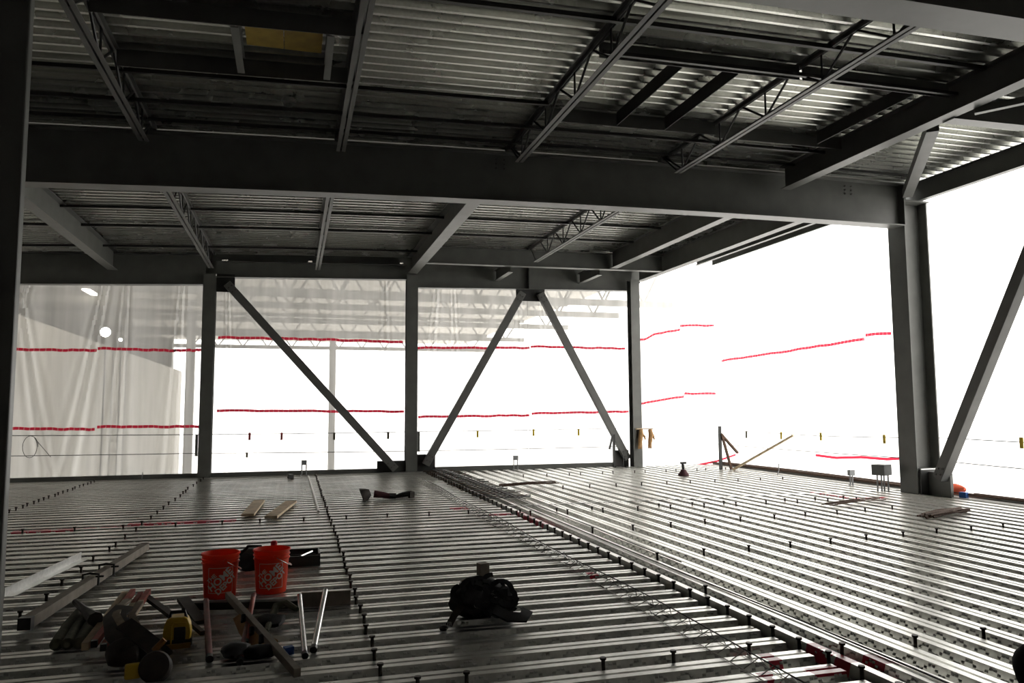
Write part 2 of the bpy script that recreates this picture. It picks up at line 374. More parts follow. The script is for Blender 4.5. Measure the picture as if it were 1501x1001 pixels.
def joist(label, x, y0, y1, yb0, yb1, zb, zt, p=1.15, ph=0.):
    t = thing('bar_joist', label, 'joist', (x, y0, zb))
    for nm, ya, yb_, z, sgn in (('top_chord', y0, y1, zt, -1), ('bottom_chord', yb0, yb1, zb, 1)):
        b = MB(); a = .055
        for s in (-1, 1):
            prof = [(s * (q[0] + .012), (q[1] if sgn > 0 else -q[1])) for q in Lsec(a)]
            b.prism(prof, V(x, ya, z), V(x, yb_, z))
        b.build(nm, PRIMER2, t)
    zlo, zhi = zb + .02, zt - .02; y = yb0 + .12 + ph; nodes_ = []
    while y < yb1: nodes_.append(y); y += p
    def w(ya, za, yc, zc, r=.017):
        MB().tube([V(x, ya, za), V(x, yc, zc)], r, 6).build('web_bar', BLACKSTEEL, t)  # same painted steel as the chords; backlit shade put into the darker colour
    w(y0 + .15, zhi, nodes_[0], zlo)
    for i, y in enumerate(nodes_):
        w(y, zlo, min(y + p * .5, y1 - .1), zhi); w(y, zlo, y, zhi, .014)
        if i: w(y, zlo, y - p * .5, zhi)
    if y1 - nodes_[-1] > p * .55: w(yb1 - .03, zlo, y1 - .12, zhi)
    b = MB(); b.box2((x - .07, y1 - .12, zt - .07), (x + .07, y1, zt - .005)); b.build('joist_seat', PRIMER2, t)
    return t
JN = [(-2.09, 'bar joist hanging left, dark, above the first column bay near the camera'), (.61, 'bar joist seen almost end-on beside the yellow hatch'), (3.40, 'bar joist in the middle of the near ceiling, left of the roof opening frame'), (6.22, 'bar joist right of the roof opening frame, running to the wide girder')]
for x, lb in JN: joist(lb, x, 5.3, 12.0, 6.05, 11.42, rb(x) + .50, rb(x) + .925, 1.18, .35)
joist('far bar joist ending on the first column, left of the far ceiling', -2.05, 12.15, 20.5, 12.6, 20.2, rb(-2.05) + .28, rb(-2) + .735)
joist('far bar joist seen almost end-on between the two far left columns', .54, 12.15, 20.5, 12.6, 20.3, rb(.54) + .28, rb(.54) + .735)
joist('far bar joist with open zigzag web right of the centre beam', 5.9, 12.15, 18.9, 12.5, 18.35, rb(5.9) + .26, rb(5.9) + .735, 1.12, .3)

def ybeam(name, label, x, y0, y1, z, d, w, m=PRIMER, cat='beam', tf=.016):
    b = MB(); b.prism(I(d, w, tf, .011), V(x, y0, z), V(x, y1, z))
    return b.build(name, m, label=label, cat=cat)
ybeam('roof_beam', 'grey roof beam running back from the right of the near ceiling to the main girder', 8.67, 5.4, 11.85, rb(8.67) + .5, .42, .22)
ybeam('roof_beam', 'far left grey beam with a broad lit web', -4.32, 12.2, 20.4, rb(-4.32) + .26, .47, .22)
ybeam('roof_beam', 'far centre grey beam landing on the second column', 3.05, 12.2, 20.45, rb(3.05) + .26, .47, .25)
ybeam('roof_beam', 'far grey beam left of the corner column line', 8.25, 12.2, 18.85, rb(8.25) + .26, .47, .20)
ybeam('edge_beam', 'far grey edge beam passing over the corner column', 9.82, 12.2, 20.5, 5.40, .52, .20)
ybeam('edge_beam', 'second of three parallel far edge beams, thin', 10.26, 12.2, 17.9, 5.43, .50, .09)
ybeam('edge_beam', 'outermost thin far edge beam against the white plastic', 10.66, 12.2, 17.8, 5.43, .50, .05)
# far cross beams along the back
def xbeam(name, label, y, x0, z0, x1, z1, d, w, tf=.018):
    b = MB(); b.prism(I(d, w, tf, .012), V(x0, y, z0), V(x1, y, z1)); return b.build(name, PRIMER, label=label, cat='beam')
xbeam('back_beam', 'dark back beam over the left plastic bay', 20.57, XL, 4.60, -2.2, 4.83, .78, .25)
xbeam('back_beam', 'dark back beam over the middle bay, between the two left columns', 20.57, -1.95, 5.03, 2.9, 5.17, .42, .25)
bk = xbeam('back_beam', 'deep grey back beam over the right bay with the two leaning braces', 20.57, 3.2, 4.96, 9.6, 5.115, .74, .25)
MB().box2((6.36, 20.42, 5.05), (6.39, 20.56, 5.75)).build('stiffener', PRIMER, bk)
xbeam('roof_beam', 'light edged cross beam in front of the right back beam', 18.9, 3.15, 5.335, 9.75, 5.41, .44, .20)
ybeam('stub_beam', 'short stub beam left of the back beam joint', 5.42, 19.0, 20.5, 5.23, .30, .14)
ybeam('stub_beam', 'short stub beam near the corner column', 7.93, 19.0, 20.5, 5.26, .30, .14)
# right eave
eb = ybeam('eave_beam', 'dark eave beam on the right with daylight slits above it', 11.82, -3, 12.38, 5.70, .385, .12)
ybeam('roof_beam', 'short cross beam end between the roof beam and the eave', 11.0, 5.5, 5.6, 5.9, .1, .1) if False else None
xb = MB(); xb.prism(I(.36, .20, .014, .01), V(8.75, 8.28, 5.64), V(11.8, 8.28, 5.70)); xb.build('cross_beam', PRIMER, label='light bottomed cross beam from the roof beam to the right eave', cat='beam')
kb = MB(); kb.bar((8.8, 7.9, 5.64), (10.3, 6.2, 5.72), .09, .09); kb.build('kicker_angle', PRIMER, label='small diagonal kicker steel at the upper right', cat='brace')
ks = MB(); ks.bar(V(11.42, 11.85, 5.79), V(8.92, 8.72, 5.74), .17, .16); ks.build('roof_strut', PRIMER2, label='pale bottomed diagonal strut from the big column top to the roof beam', cat='strut')

# roof opening framing (near bay) with trimmers
LT = [(0, 0), (.008, 0), (.008, .19), (.08, .19), (.08, .20), (0, .20)]      # angle with its level leg on top
def chan(label, a, b, name='frame_angle'):
    m = MB(); m.prism([(-q[0], q[1]) for q in LT], Vector(a), Vector(b)); return m.build(name, PRIMER, label=label, cat='beam')
for lb, y, x0, x1 in (('frame angle near the camera, between the two middle joists', 8.1, 3.42, 6.2), ('frame angle farther back, between the two middle joists', 10.15, 3.42, 6.2), ('frame angle near the camera, right of the last joist', 8.1, 6.24, 8.6), ('frame angle farther back, right of the last joist', 10.25, 6.24, 8.6), ('frame angle in front of the yellow hatch', 8.2, -2.05, .58), ('frame angle behind the yellow hatch', 9.45, -2.05, .58)):
    chan(lb, (x0, y, rb(x0) + .72), (x1, y, rb(x1) + .72))
for lb, x in (('dark trimmer crossing the roof opening on its left', 4.53), ('dark trimmer crossing the roof opening on its right', 5.32), ('dark trimmer right of the last bar joist', 8.03)):
    m = MB(); m.prism(LT, V(x, 8.15, rb(x) + .72), V(x, 10.12, rb(x) + .72)); m.build('roof_trimmer', BLACKSTEEL, label=lb, cat='beam')
for lb, x in (('pale edged trimmer left of the yellow hatch', -.68), ('pale edged trimmer right of the yellow hatch', .32)):
    m = MB(); m.prism(I(.2, .08, .01, .008), V(x, 8.25, rb(x) + .72), V(x, 9.4, rb(x) + .72)); m.build('roof_trimmer', PRIMER, label=lb, cat='beam')
hz = rb(-.2) + .905
hp = thing('plywood_hatch', 'yellow plywood cover over the roof opening at the upper left', 'hatch', (-.2, 8.6, hz))
for x0, x1 in ((-.60, -.19), (-.18, .24)): MB().box2((x0, 8.35, hz), (x1, 9.05, hz + .018)).build('plywood_sheet', PLY, hp)
# bridging angles along x
def bridging(label, y, x0, x1, off, a=.045, m=BLACKSTEEL):
    b = MB(); n = 6; xs = [x0 + (x1 - x0) * i / n for i in range(n + 1)]
    b.quadring([[V(x, y + q[0], rb(x) + off + q[1]) for q in Lsec(a, .008)] for x in xs])
    return b.build('bridging_angle', m, label=label, cat='bridging')
for lb, y, x0, x1, off, a in (('bridging angle nearest the camera, high under the near deck', 7.5, XL, 8.6, .86, .055), ('bridging angle crossing the near ceiling behind the yellow hatch', 9.9, XL, 3.4, .85, .05), ('thin bridging angle low across the near ceiling before the girder', 10.65, XL, 8.6, .78, .045), ('pale edged bridging angle over the roof opening frame', 7.95, 3.4, 8.6, .70, .045), ('last bridging angle close to the main girder', 11.55, XL, 11.3, .86, .04),
        ('first bridging angle of the far ceiling behind the girder', 14.2, XL, 8.2, .68, .05), ('second bridging angle of the far ceiling', 15.9, XL, 8.2, .67, .05), ('third bridging angle of the far ceiling', 17.4, XL, 8.2, .66, .05), ('last bridging angle of the far ceiling by the back beam', 19.3, XL, 3.0, .62, .045)):
    bridging(lb, y, x0, x1, off, a)

# columns
def column(label, x, y, z0, z1, w, d, axis='y', tf=.02, name='steel_column'):
    t = thing(name, label, 'column', (x, y, z0)); b = MB()
    hx, hy = (w / 2, d / 2) if axis == 'y' else (d / 2, w / 2)
    prof = [(p[0], p[1] - d / 2) for p in I(d, w, tf, .013)]
    if axis == 'x': prof = [(p[1], p[0]) for p in prof]
    b.quadring([[V(x + p[0], y + p[1], z) for p in prof] for z in (z0, z1)]); b.build('shaft', PRIMER, t)
    bp = MB().box2((x - hx - .05, y - hy - .05, z0 - .025), (x + hx + .05, y + hy + .05, z0)).build('base_plate', PRIMER, t)
    for sx in (-1, 1):
        for sy in (-1, 1): MB().tube([(x + sx * (hx + .025), y + sy * (hy + .025), z0), (x + sx * (hx + .025), y + sy * (hy + .025), z0 + .04)], .014, 6).build('anchor_bolt', BOLT, bp)
    return t
cN = thing('steel_column', 'dark out of focus steel column filling the left edge of the view', 'column', (-1.80, 5.13, -.07))
MB().box2((-2.0, 5.12, -.07), (-1.60, 5.20, 5.02)).build('shaft', PRIMER, cN, bevel=.012); MB().box2((-2.06, 4.99, -.095), (-1.54, 5.27, -.07)).build('base_plate', PRIMER, cN)
c1 = column('first far steel column, left of the long brace', -2.1, 20.57, -.07, 5.1, .30, .30)
c2 = column('second far steel column between the braced bays', 3.05, 20.57, -.07, 5.3, .30, .30)
c3 = column('corner steel column with leather gloves hanging beside it', 9.5, 20.27, -.07, 5.385, .27, .28)
c4 = column('big steel column on the right carrying the main girder', 11.69, 12.17, -.07, 5.66, .44, .56, 'x', .025)
MB().box2((11.38, 11.92, 5.66), (12.0, 12.42, 5.69)).build('cap_plate', PRIMER, c4)
# base gussets
MB().box2((11.44, 11.90, -.07), (11.96, 11.94, .46)).build('gusset_plate', BLACKSTEEL, c4)
MB().box2((11.62, 11.40, -.07), (11.68, 11.90, .42)).build('gusset_plate', PRIMER, c4)
MB().box2((11.46, 11.91, .46), (11.94, 12.1, .48)).build('cap_ledge', GALV, c4)
def gus(par, lo, hi): MB().box2(lo, hi).build('gusset_plate', BLACKSTEEL, par)
gus(c1, (-1.94, 20.5, 4.66), (-1.50, 20.53, 5.12)); gus(c2, (2.15, 20.5, -.06), (2.90, 20.53, .30)); gus(c2, (3.2, 20.5, -.06), (3.70, 20.53, .45)); gus(c3, (8.95, 20.5, -.06), (9.37, 20.53, .45))
gus(bk, (6.0, 20.5, 4.70), (6.85, 20.53, 5.05))
for (c, z0, z1, dx) in ((c1, .53, 1.06, -.19), (c2, .53, 1.06, .19)):
    p = origin(c); MB().box2((p.x + dx - .03, 20.40, z0), (p.x + dx + .03, 20.48, z1)).build('rail_bracket', PRIMER, c)
def brace(label, a, b, w=.20, dep=.15, ny=-1):
    a = Vector(a); b = Vector(b); t = thing('diagonal_brace', label, 'brace', a)
    m = MB(); m.bar(a, b, w, dep, up=(0, 1, 0)); bt = m.build('brace_tube', PRIMER2, t, bevel=.008)
    d = (b - a).normalized(); s = d.cross(V(0, 1, 0)).normalized()
    for e, k in ((a, 1), (b, -1)):
        for q in (.12, .26):
            for sx in (-.045, .045):
                p = e + d * k * q + s * sx - V(0, dep / 2, 0)
                MB().tube([p, p - V(0, .02, 0)], .02, 6).build('bolt', BOLT, bt)
    return t
brace('long brace falling right from the first far column to the second', (-1.68, 20.40, 4.86), (2.62, 20.40, .08))
brace('brace rising right from the second far column to the back beam', (3.42, 20.40, .18), (6.16, 20.40, 4.92))
brace('brace falling right from the back beam to the corner column', (6.68, 20.40, 4.92), (9.28, 20.40, .20))
t = thing('diagonal_brace', 'brace leaning out of view beside the big right column', 'brace', (11.58, 11.5, .2))
bt = MB().bar((11.55, 11.55, .32), (11.55, 8.85, 5.3), .20, .2, up=(1, 0, 0)).build('brace_tube', PRIMER2, t, bevel=.008)
for q in (.1, .22):
    for s in (-.05, .05):
        p = V(11.45, 11.55 - q * .5 + s, .32 + q * .87); MB().tube([p, p - V(.02, 0, 0)], .018, 6).build('bolt', BOLT, bt)
# flashing behind the back beams, with small gaps that let daylight in beside the columns and joists
holes = [(-1.84, -1.70), (.30, .41), (.58, .66), (2.74, 2.84)]
x = XL - .2
for (h0, h1) in holes + [(9.95, 10.9)]:
    b = MB(); n = 5; b.quadring([[V(q, 20.71, rb(q) + .22), V(q, 20.73, rb(q) + .22), V(q, 20.73, rb(q) + .86), V(q, 20.71, rb(q) + .86)] for q in [x + (h0 - x) * i / n for i in range(n + 1)]]); b.build('eave_flashing', PRIMER, ceil2)
    if h1 < 9:
        for z0, z1 in ((.22, .52), (.60, .86)):
            b = MB(); b.quadring([[V(q, 20.71, rb(q) + z0), V(q, 20.73, rb(q) + z0), V(q, 20.73, rb(q) + z1), V(q, 20.71, rb(q) + z1)] for q in (h0, h1)]); b.build('eave_flashing', PRIMER, ceil2)
    x = h1
MB().box2((10.8, 12.24, 5.71), (11.75, 12.26, 6.25)).build('eave_flashing', PRIMER, ceil)

# ================================================================ plastic enclosure
def sheet(label, a, b, z0, z1, seed, amp=.03, folds=(), m=FILM, nx=190, nz=46):
    rnd = random.Random(seed); a = Vector(a); b = Vector(b); d = (b - a); L = d.length; d /= L; nrm = V(-d.y, d.x, 0)
    ph = [rnd.uniform(0, 6.28) for _ in range(8)]; fr = [rnd.uniform(.8, 5) for _ in range(8)]
    mb = MB(); rows = []
    for j in range(nz + 1):
        t = j / nz; row = []
        for i in range(nx + 1):
            s = L * i / nx; o = 0
            for k in range(8): o += math.sin(fr[k] * s * (1 + .05 * k) + ph[k] + t * (k - 3) * .7) * amp / (1 + .3 * k)
            for (fs, lean, wd, am) in folds:
                u = (s - fs - lean * (1 - t)) / (wd * (1 + 2.2 * (1 - t))); o += am * math.exp(-u * u) * math.sin(u * 6)
            row.append(a + d * s + nrm * o + V(0, 0, z0 + (z1 - z0) * t))
        rows.append(row)
    mb.quadring(rows, False, False)
    t = thing('plastic_sheet', label, 'plastic sheet', a + V(0, 0, z0))
    mb.build('film', m, t, True); return t
def tape(par, pts, w=.07):
    me_v = [Vector(p) for p in pts]; v = []; f = []; uv = []; s = 0
    for i, p in enumerate(me_v):
        if i: s += (p - me_v[i - 1]).length
        v += [p - V(0, 0, w / 2), p + V(0, 0, w / 2)]; uv += [(s, 0), (s, .1)]
    for i in range(len(me_v) - 1): f.append((2 * i, 2 * i + 2, 2 * i + 3, 2 * i + 1))
    me = bpy.data.meshes.new('red_tape'); me.from_pydata([q - origin(par) for q in v], [], f); me.materials.append(TAPE)
    ul = me.uv_layers.new(name='UVMap')
    for lp in me.loops: ul.data[lp.index].uv = uv[lp.vertex_index]
    o = bpy.data.objects.new('red_tape', me); COL.objects.link(o); o.parent = par; o['label'] = 'red tape strip with pale print'; return o
def wig(pts, n=14, a=.012, seed=1):
    r = random.Random(seed); out = []
    for i in range(len(pts) - 1):
        p, q = Vector(pts[i]), Vector(pts[i + 1])
        for k in range(n): out.append(p.lerp(q, k / n) + V(0, 0, r.uniform(-a, a)))
    out.append(Vector(pts[-1])); return out
YP = 21.0
s1 = sheet('creased clear plastic sheet in the left bay, darker hall behind it', (XL, YP, 0), (-2.06, YP, 0), -.5, 5.3, 3, .03, ((4.0, -.9, .12, .06), (4.4, -.2, .1, .05), (5.7, -.2, .1, .05), (2.3, -1.3, .1, .05), (1.9, 1, .12, .05)))
tape(s1, wig([(-6.6, 20.87, 3.14), (-4.70, 20.87, 3.15)])); tape(s1, wig([(-4.68, 20.87, 3.20), (-2.9, 20.87, 3.17)])); tape(s1, wig([(-2.95, 20.87, 3.17), (-2.19, 20.87, 3.20)]))
tape(s1, wig([(-6.5, 20.87, 1.25), (-4.67, 20.87, 1.21)])); tape(s1, wig([(-4.62, 20.87, 1.27), (-2.1, 20.87, 1.25)]))
s2 = sheet('clear plastic sheet behind the long falling brace', (-2.04, YP, 0), (2.95, YP, 0), -.5, 5.6, 5, .02, ((.3, .25, .06, .03), (4.4, .1, .1, .02)))
tape(s2, wig([(-1.9, 20.87, 3.53), (.3, 20.87, 3.53), (2.86, 20.87, 3.50)])); tape(s2, wig([(-1.88, 20.87, 1.65), (2.91, 20.87, 1.60)]))
s3 = sheet('clear plastic sheet behind the brace rising to the back beam', (2.97, YP, 0), (6.48, YP, 0), -.5, 5.4, 8, .025, ((.9, -.5, .1, .05), (1.3, .2, .08, .03), (3.3, -.2, .1, .03)))
tape(s3, wig([(3.27, 20.87, 3.35), (6.5, 20.87, 3.40)])); tape(s3, wig([(3.29, 20.87, 1.45), (6.48, 20.87, 1.47)]))
s4 = sheet('clear plastic sheet behind the brace falling to the corner column', (6.50, YP, 0), (9.68, YP, 0), -.5, 5.5, 9, .02, ((.4, .3, .08, .03),))
tape(s4, wig([(6.54, 20.88, 3.44), (9.49, 20.88, 3.43)])); tape(s4, wig([(6.55, 20.88, 1.52), (9.57, 20.88, 1.56)]))
s5 = sheet('bright plastic sheet between the corner column and the building corner', (9.7, YP, 0), (12.55, YP, 0), -.5, 9.5, 11, .02, m=FILMR)
tape(s5, wig([(9.9, 20.87, 3.68), (10.17, 20.87, 3.73), (10.5, 20.87, 3.9), (11.32, 20.87, 4.03), (11.33, 20.87, 4.16), (12.5, 20.87, 4.2)], 4)); tape(s5, wig([(9.85, 20.87, 1.75), (10.13, 20.87, 1.82), (11.38, 20.87, 2.0), (11.43, 20.87, 2.09), (12.5, 20.87, 2.09)], 4))
s6 = sheet('bright plastic sheet along the right side, left of the big column', (12.62, YP - .1, 0), (12.62, 13.45, 0), -.5, 9.5, 12, .025, ((2.0, .2, .1, .03), (5, .2, .12, .03)), FILMR)
tape(s6, wig([(12.44, 20.4, 3.07), (12.44, 17.5, 3.12), (12.44, 14.37, 3.19)], 8)); tape(s6, wig([(12.44, 14.33, 3.28), (12.44, 13.55, 3.24)], 3)); tape(s6, [(12.44, 14.35, 3.15), (12.44, 14.33, 3.31)], .06)
s7 = sheet('bright plastic sheet right of the big column, behind the leaning brace', (12.62, 13.42, 0), (12.62, 8.7, 0), -.5, 9.5, 14, .03, ((2.0, .2, .1, .04), (4, -.4, .12, .04)), FILMR)

# ================================================================ hall beyond the plastic
hall = thing('neighbour_hall', 'dim older building with roof trusses seen through the left plastic sheets', 'building', (-6, 30, -4.6))
MB().box2((-22, 21.3, 7.2), (14, 64, 7.5)).build('hall_roof', HALLROOF, hall)
MB().box2((-8.8, 25.5, -4.4), (-8.4, 64, 4.7)).build('hall_wall', HALLWALL, hall, label='pale block wall of the hall')
MB().box2((-22, 63.4, -4.6), (-9.0, 64, 7.2)).build('hall_wall', HALLM, hall)
MB().box2((-22, 21.4, -4.6), (6, 63.4, -4.4)).build('hall_floor', HALLM, hall)
MB().box2((-22, 21.4, -4.4), (-21.6, 63.4, 7.2)).build('hall_wall', HALLWALL, hall)
for y, zb in ((26.0, 5.55), (31.0, 5.75), (37.5, 5.9), (45.5, 5.95), (55, 6.0)):
    x1 = 13.8
    MB().bar((-21, y, zb), (x1, y, zb), .12, .24).build('truss_chord', HALLM, hall); MB().bar((-21, y, 7.1), (x1, y, 7.1), .12, .18).build('truss_chord', HALLM, hall)
    b = MB(); x = -21.; k = 0
    while x < x1 - .8:
        b.tube([(x, y, zb), (x + .8, y, 7.1)] if k % 2 == 0 else [(x, y, 7.1), (x + .8, y, zb)], .045, 5); x += .8; k += 1
    b.build('truss_web', HALLM, hall, kind='stuff')
for x, y in ((-15, 63), (-5.5, 45), (2.6, 55)):
    MB().box2((x - .22, y, -4.4), (x + .22, y + .4, 7.1)).build('hall_column', HALLM, hall)
wl = thing('work_light', 'glowing round work light behind the left plastic sheet', 'lamp', (-6.5, 30, -4.6))
MB().tube([(-6.5, 30.1, -4.6), (-6.5, 30.1, 4.3)], .03, 8).build('mast', BLACKP, wl); MB().blob((-6.5, 30, 4.46), (.17, .1, .17), 0).build('lamp_head', LAMP, wl, True)
wl = thing('work_light', 'smaller dim lamp right of the round work light', 'lamp', (-6.0, 30, -4.6))
MB().tube([(-6.0, 30.1, -4.6), (-6.0, 30.1, 4.1)], .02, 8).build('mast', BLACKP, wl); MB().blob((-6.0, 30, 4.2), (.06, .05, .06), 0).build('lamp_head', LAMP, wl, True)
for lb, x, y in (('strip light behind the top left corner of the plastic', -8.0, 27.6), ('second strip light farther into the hall', -7.3, 31)):
    o = MB().box2((x - .1, y - .7, 6.0), (x + .1, y + .7, 6.08)).build('strip_light', TUBE, label=lb, cat='lamp')
ld = thing('ladder', 'faint tall ladder behind the left plastic sheet', 'ladder', (-5.4, 27, -4.6))
for dx in (-.2, .2): MB().bar((-5.4 + dx, 27, -4.6), (-5.4 + dx, 27, 3.6), .04, .08, up=(0, 1, 0)).build('rail', HALLM, ld)
for i in range(27): MB().tube([(-5.6, 27, -4.4 + .3 * i), (-5.2, 27, -4.4 + .3 * i)], .018, 6).build('rung', HALLM, ld)

# ================================================================ guard rails
def sagline(a, b, sag, n=12):
    a = Vector(a); b = Vector(b); return [a.lerp(b, i / n) - V(0, 0, sag * 4 * (i / n) * (1 - i / n)) for i in range(n + 1)]
for lb, pts in (('upper guard cable along the far edge', [(XL, 20.80, 1.11), (-2.1, 20.80, 1.05), (3.05, 20.80, 1.05), (9.4, 20.80, 1.07)]), ('lower guard cable along the far edge', [(XL, 20.80, .63), (-2.1, 20.80, .58), (3.05, 20.80, .53), (9.4, 20.80, .54)]), ('upper guard cable along the right edge', [(12.1, 19.9, 1.02), (12.1, 15.6, .97), (12.1, 11.9, 1.05), (12.1, 8.4, 1.03)]), ('lower guard cable along the right edge', [(12.1, 19.9, .58), (12.1, 13, .6), (12.1, 11.9, .6), (12.1, 8.4, .57)])):
    p = []
    for i in range(len(pts) - 1): p += sagline(pts[i], pts[i + 1], .01, 6)
    MB().tube(p, .009, 5).build('guard_cable', CABLE, label=lb, cat='cable')
def px(x, y, Y=None, X=None, Z=None):
    d = fwd + r2 * (x - 750.5) / 1116.9 - u2 * (y - 500.5) / 1116.9
    t = Y / d.y if Y is not None else X / d.x if X is not None else (Z - H) / d.z
    return V(0, 0, H) + d * t
FL = [(366, 634, FLAGR, 'red tag'), (413, 634, FLAGR, 'red tag'), (490, 634, FLAGD, 'dark tag'), (569, 633, FLAGD, 'dark tag'), (700, 631, FLAGY, 'yellow tag'), (782, 629, FLAGY, 'yellow tag'), (848, 629, FLAGY, 'yellow tag')]
where = ['just right of the first column', 'second along behind the long brace', 'above the long brace, left of the second column', 'just left of the second column', 'just right of the brace rising from the second column', 'midway between the two leaning braces', 'left of the falling brace']
for (x, y, m, nm), wh in zip(FL, where):
    p = px(x, y, Y=20.79); MB().box2((p.x - .03, 20.78, p.z - .19), (p.x + .03, 20.792, p.z)).build('cable_tag', m, label=nm + ' on far cable, ' + wh, cat='tag', group='tags on the guard cables')
p = px(362, 663, Y=20.79); MB().box2((p.x - .025, 20.78, p.z - .13), (p.x + .025, 20.792, p.z)).build('cable_tag', FLAGD, label='small dark tag on the far lower cable', cat='tag', group='tags on the guard cables')
for x, y, m, lb in ((1094, 632, FLAGD, 'dark tag nearest the far post on the right cable'), (1145, 633, FLAGY, 'yellow tag above the leaning wooden brace'), (1203, 634, FLAGY, 'yellow tag midway on the right cable'), (1296, 637, FLAGY, 'yellow tag just left of the big column'), (1497, 641, FLAGY, 'yellow and dark tag at the right border')):
    p = px(x, y, X=12.1); MB().box2((12.09, p.y - .035, p.z - .19), (12.105, p.y + .035, p.z)).build('cable_tag', m, label=lb, cat='tag', group='tags on the guard cables')
t = thing('guard_post', 'dark guard post with slanting leg near the far right corner', 'post', (11.1, 18.4, 0))
MB().bar((11.1, 18.4, 0), (11.1, 18.4, 1.16), .07, .07).build('upright', BLACKSTEEL, t); MB().bar((11.12, 18.38, .95), (11.75, 18.6, .42), .07, .05).build('slanting_leg', RUST, t); MB().bar((11.13, 18.36, .95), (11.36, 18.3, 0), .06, .05).build('slanting_leg', RUST, t)
t = thing('guard_post', 'dark guard post left of the corner column', 'post', (8.86, 20.0, 0))
MB().bar((8.78, 20.2, 0), (8.78, 20.2, .92), .06, .06).build('upright', BLACKSTEEL, t); MB().bar((8.74, 20.18, .9), (8.62, 20.15, .5), .05, .04).build('slanting_leg', BLACKSTEEL, t); MB().bar((9.07, 20.2, 0), (9.07, 20.2, .45), .025, .025).build('pin', BLACKSTEEL, t)
MB().bar(px(1075, 688, Z=.03), px(1163, 638, X=12.05), .09, .05).build('timber_brace', WOOD, label='pale timber leaning from the deck to the right guard cable', cat='timber')
# orange-red safety netting slumped along the right edge
for lb, pts in (('red barrier tape slumped near the far right post', [(1015, 683, 20.3), (1030, 680, 20.2), (1050, 676, 20.1), (1062, 672, 20.0), (1085, 664, 20.1), (1105, 667, 20.1)]), ('red barrier tape sagging along the right edge', [(1195, 667, 17.), (1225, 671, 16), (1262, 670, 15), (1300, 673, 14.1), (1318, 672, 13.5)])):
    v = [px(a, c, X=12.1) if 'sagging' in lb else px(a, c, Y=d_) for a, c, d_ in pts]
    b = MB(); b.quadring([[q - V(0, 0, .03), q + V(.01, 0, .03)] for q in v], False, False); b.build('barrier_tape', TAPE, label=lb, cat='tape')
gl = thing('leather_gloves', 'pair of tan leather gloves hung on the rail by the corner column', 'gloves', (9.65, 20.08, .55))
for k, (x, lean) in enumerate(((9.50, .02), (9.78, .05))):
    b = MB(); b.tube([(x + .06, 20.05, 1.05), (x + .03 + lean, 20.03, .9), (x + lean, 20.03, .72), (x - .01 + lean, 20.05, .55)], [.06, .075, .065, .045], 8); b.tube([(x + .06 + lean, 20.02, .92), (x + .14, 20.0, .85), (x + .17, 20.0, .76)], [.04, .035, .02], 6)
    for q in range(4): b.tube([(x - .05 + .03 * q + lean, 20.04, .62), (x - .06 + .03 * q + lean, 20.03, .5)], [.018, .012], 5)
    b.build('glove', TANL, gl, True)
MB().box2((9.42, 20.03, 1.05), (9.95, 20.16, 1.08)).build('hanger', WOOD, gl)

# ================================================================ stub-ups and boxes
def stub(label, x, y, h, w, bw, n=2, boxm=PVC, bd=.08):
    t = thing('conduit_stub', label, 'electrical box', (x, y, 0))
    for k in range(n):
        xx = x + (k - (n - 1) / 2) * w; MB().tube([(xx, y, -.07), (xx, y, h)], .014, 8).build('conduit', PVC, t)
        MB().tube([(xx, y, .0), (xx + .05 * (k - .5), y, -.01)], .03, 8).build('coupling', BLACKSTEEL if 0 else PVC, t)
    MB().box((x, y, h + bw / 2), (bw * 1.1, bd, bw)).build('junction_box', boxm, t, bevel=.005); return t
stub('small grey box on two conduits at the far edge of the left bay', .29, 20.3, .26, .11, .12)
stub('small grey box on two conduits at the far edge of the right bay', 5.87, 20.2, .26, .11, .12)
stub('narrow pale box on conduits left of the large grey box', 11.45, 13.8, .20, .06, .12)
t = thing('conduit_stub', 'large grey electrical box on several conduits beside the big column', 'electrical box', (11.2, 12.6, 0))
for k in range(4):
    MB().tube([(11.06 + .08 * k, 12.6 - .02 * (k % 2), -.07), (11.06 + .08 * k, 12.6 - .02 * (k % 2), .32)], .014, 8).build('conduit', PVC, t)
MB().box((11.17, 12.6, .42), (.29, .26, .21), .35).build('junction_box', BOXM, t, bevel=.006)
MB().tube([(11.36, 12.66, -.07), (11.36, 12.66, .42)], .008, 6).build('ground_rod', BOLT, t)
t = thing('pin_anchor', 'single thin white rod standing at the far edge of the left bay', 'rod', (-3.5, 20.4, 0)); MB().tube([(-3.5, 20.4, -.07), (-3.48, 20.4, .17)], .012, 6).build('rod', PVC, t)
t = thing('pin_anchor', 'thin pale curved rod by the rebar at the right edge', 'rod', (11.5, 16.2, 0)); MB().tube([(11.45, 16.4, 0), (11.5, 16.4, .12), (11.5, 16.4, .28)], .012, 6).build('rod', PVC, t)
t = thing('floor_sleeve', 'small dark red base with a black upright on the far right deck', 'sleeve', (9.22, 17.0, 0))
MB().lathe([(.001, 0), (.13, 0), (.13, .04), (.08, .10), (.06, .15), (.001, .16)], (9.22, 17, 0), 16).build('base', STRAPM, t, True); MB().tube([(9.22, 17, .14), (9.20, 17, .30)], .035, 8).build('upright', BLACKP, t); MB().box((9.22, 17, .31), (.14, .06, .05)).build('head', BLACKP, t)
o = MB().blob((11.9, 11.6, .12), (.14, .22, .10), .15, 3).build('orange_bag', mat('orange_cloth', (.75, .12, .05), .8), None, True, label='orange bundle on the deck edge right of the big column', cat='bag')
o = MB().box((11.75, 11.25, .05), (.1, .12, .1), .3).build('blue_block', BLUE, label='small blue block on the deck edge right of the big column', cat='block')

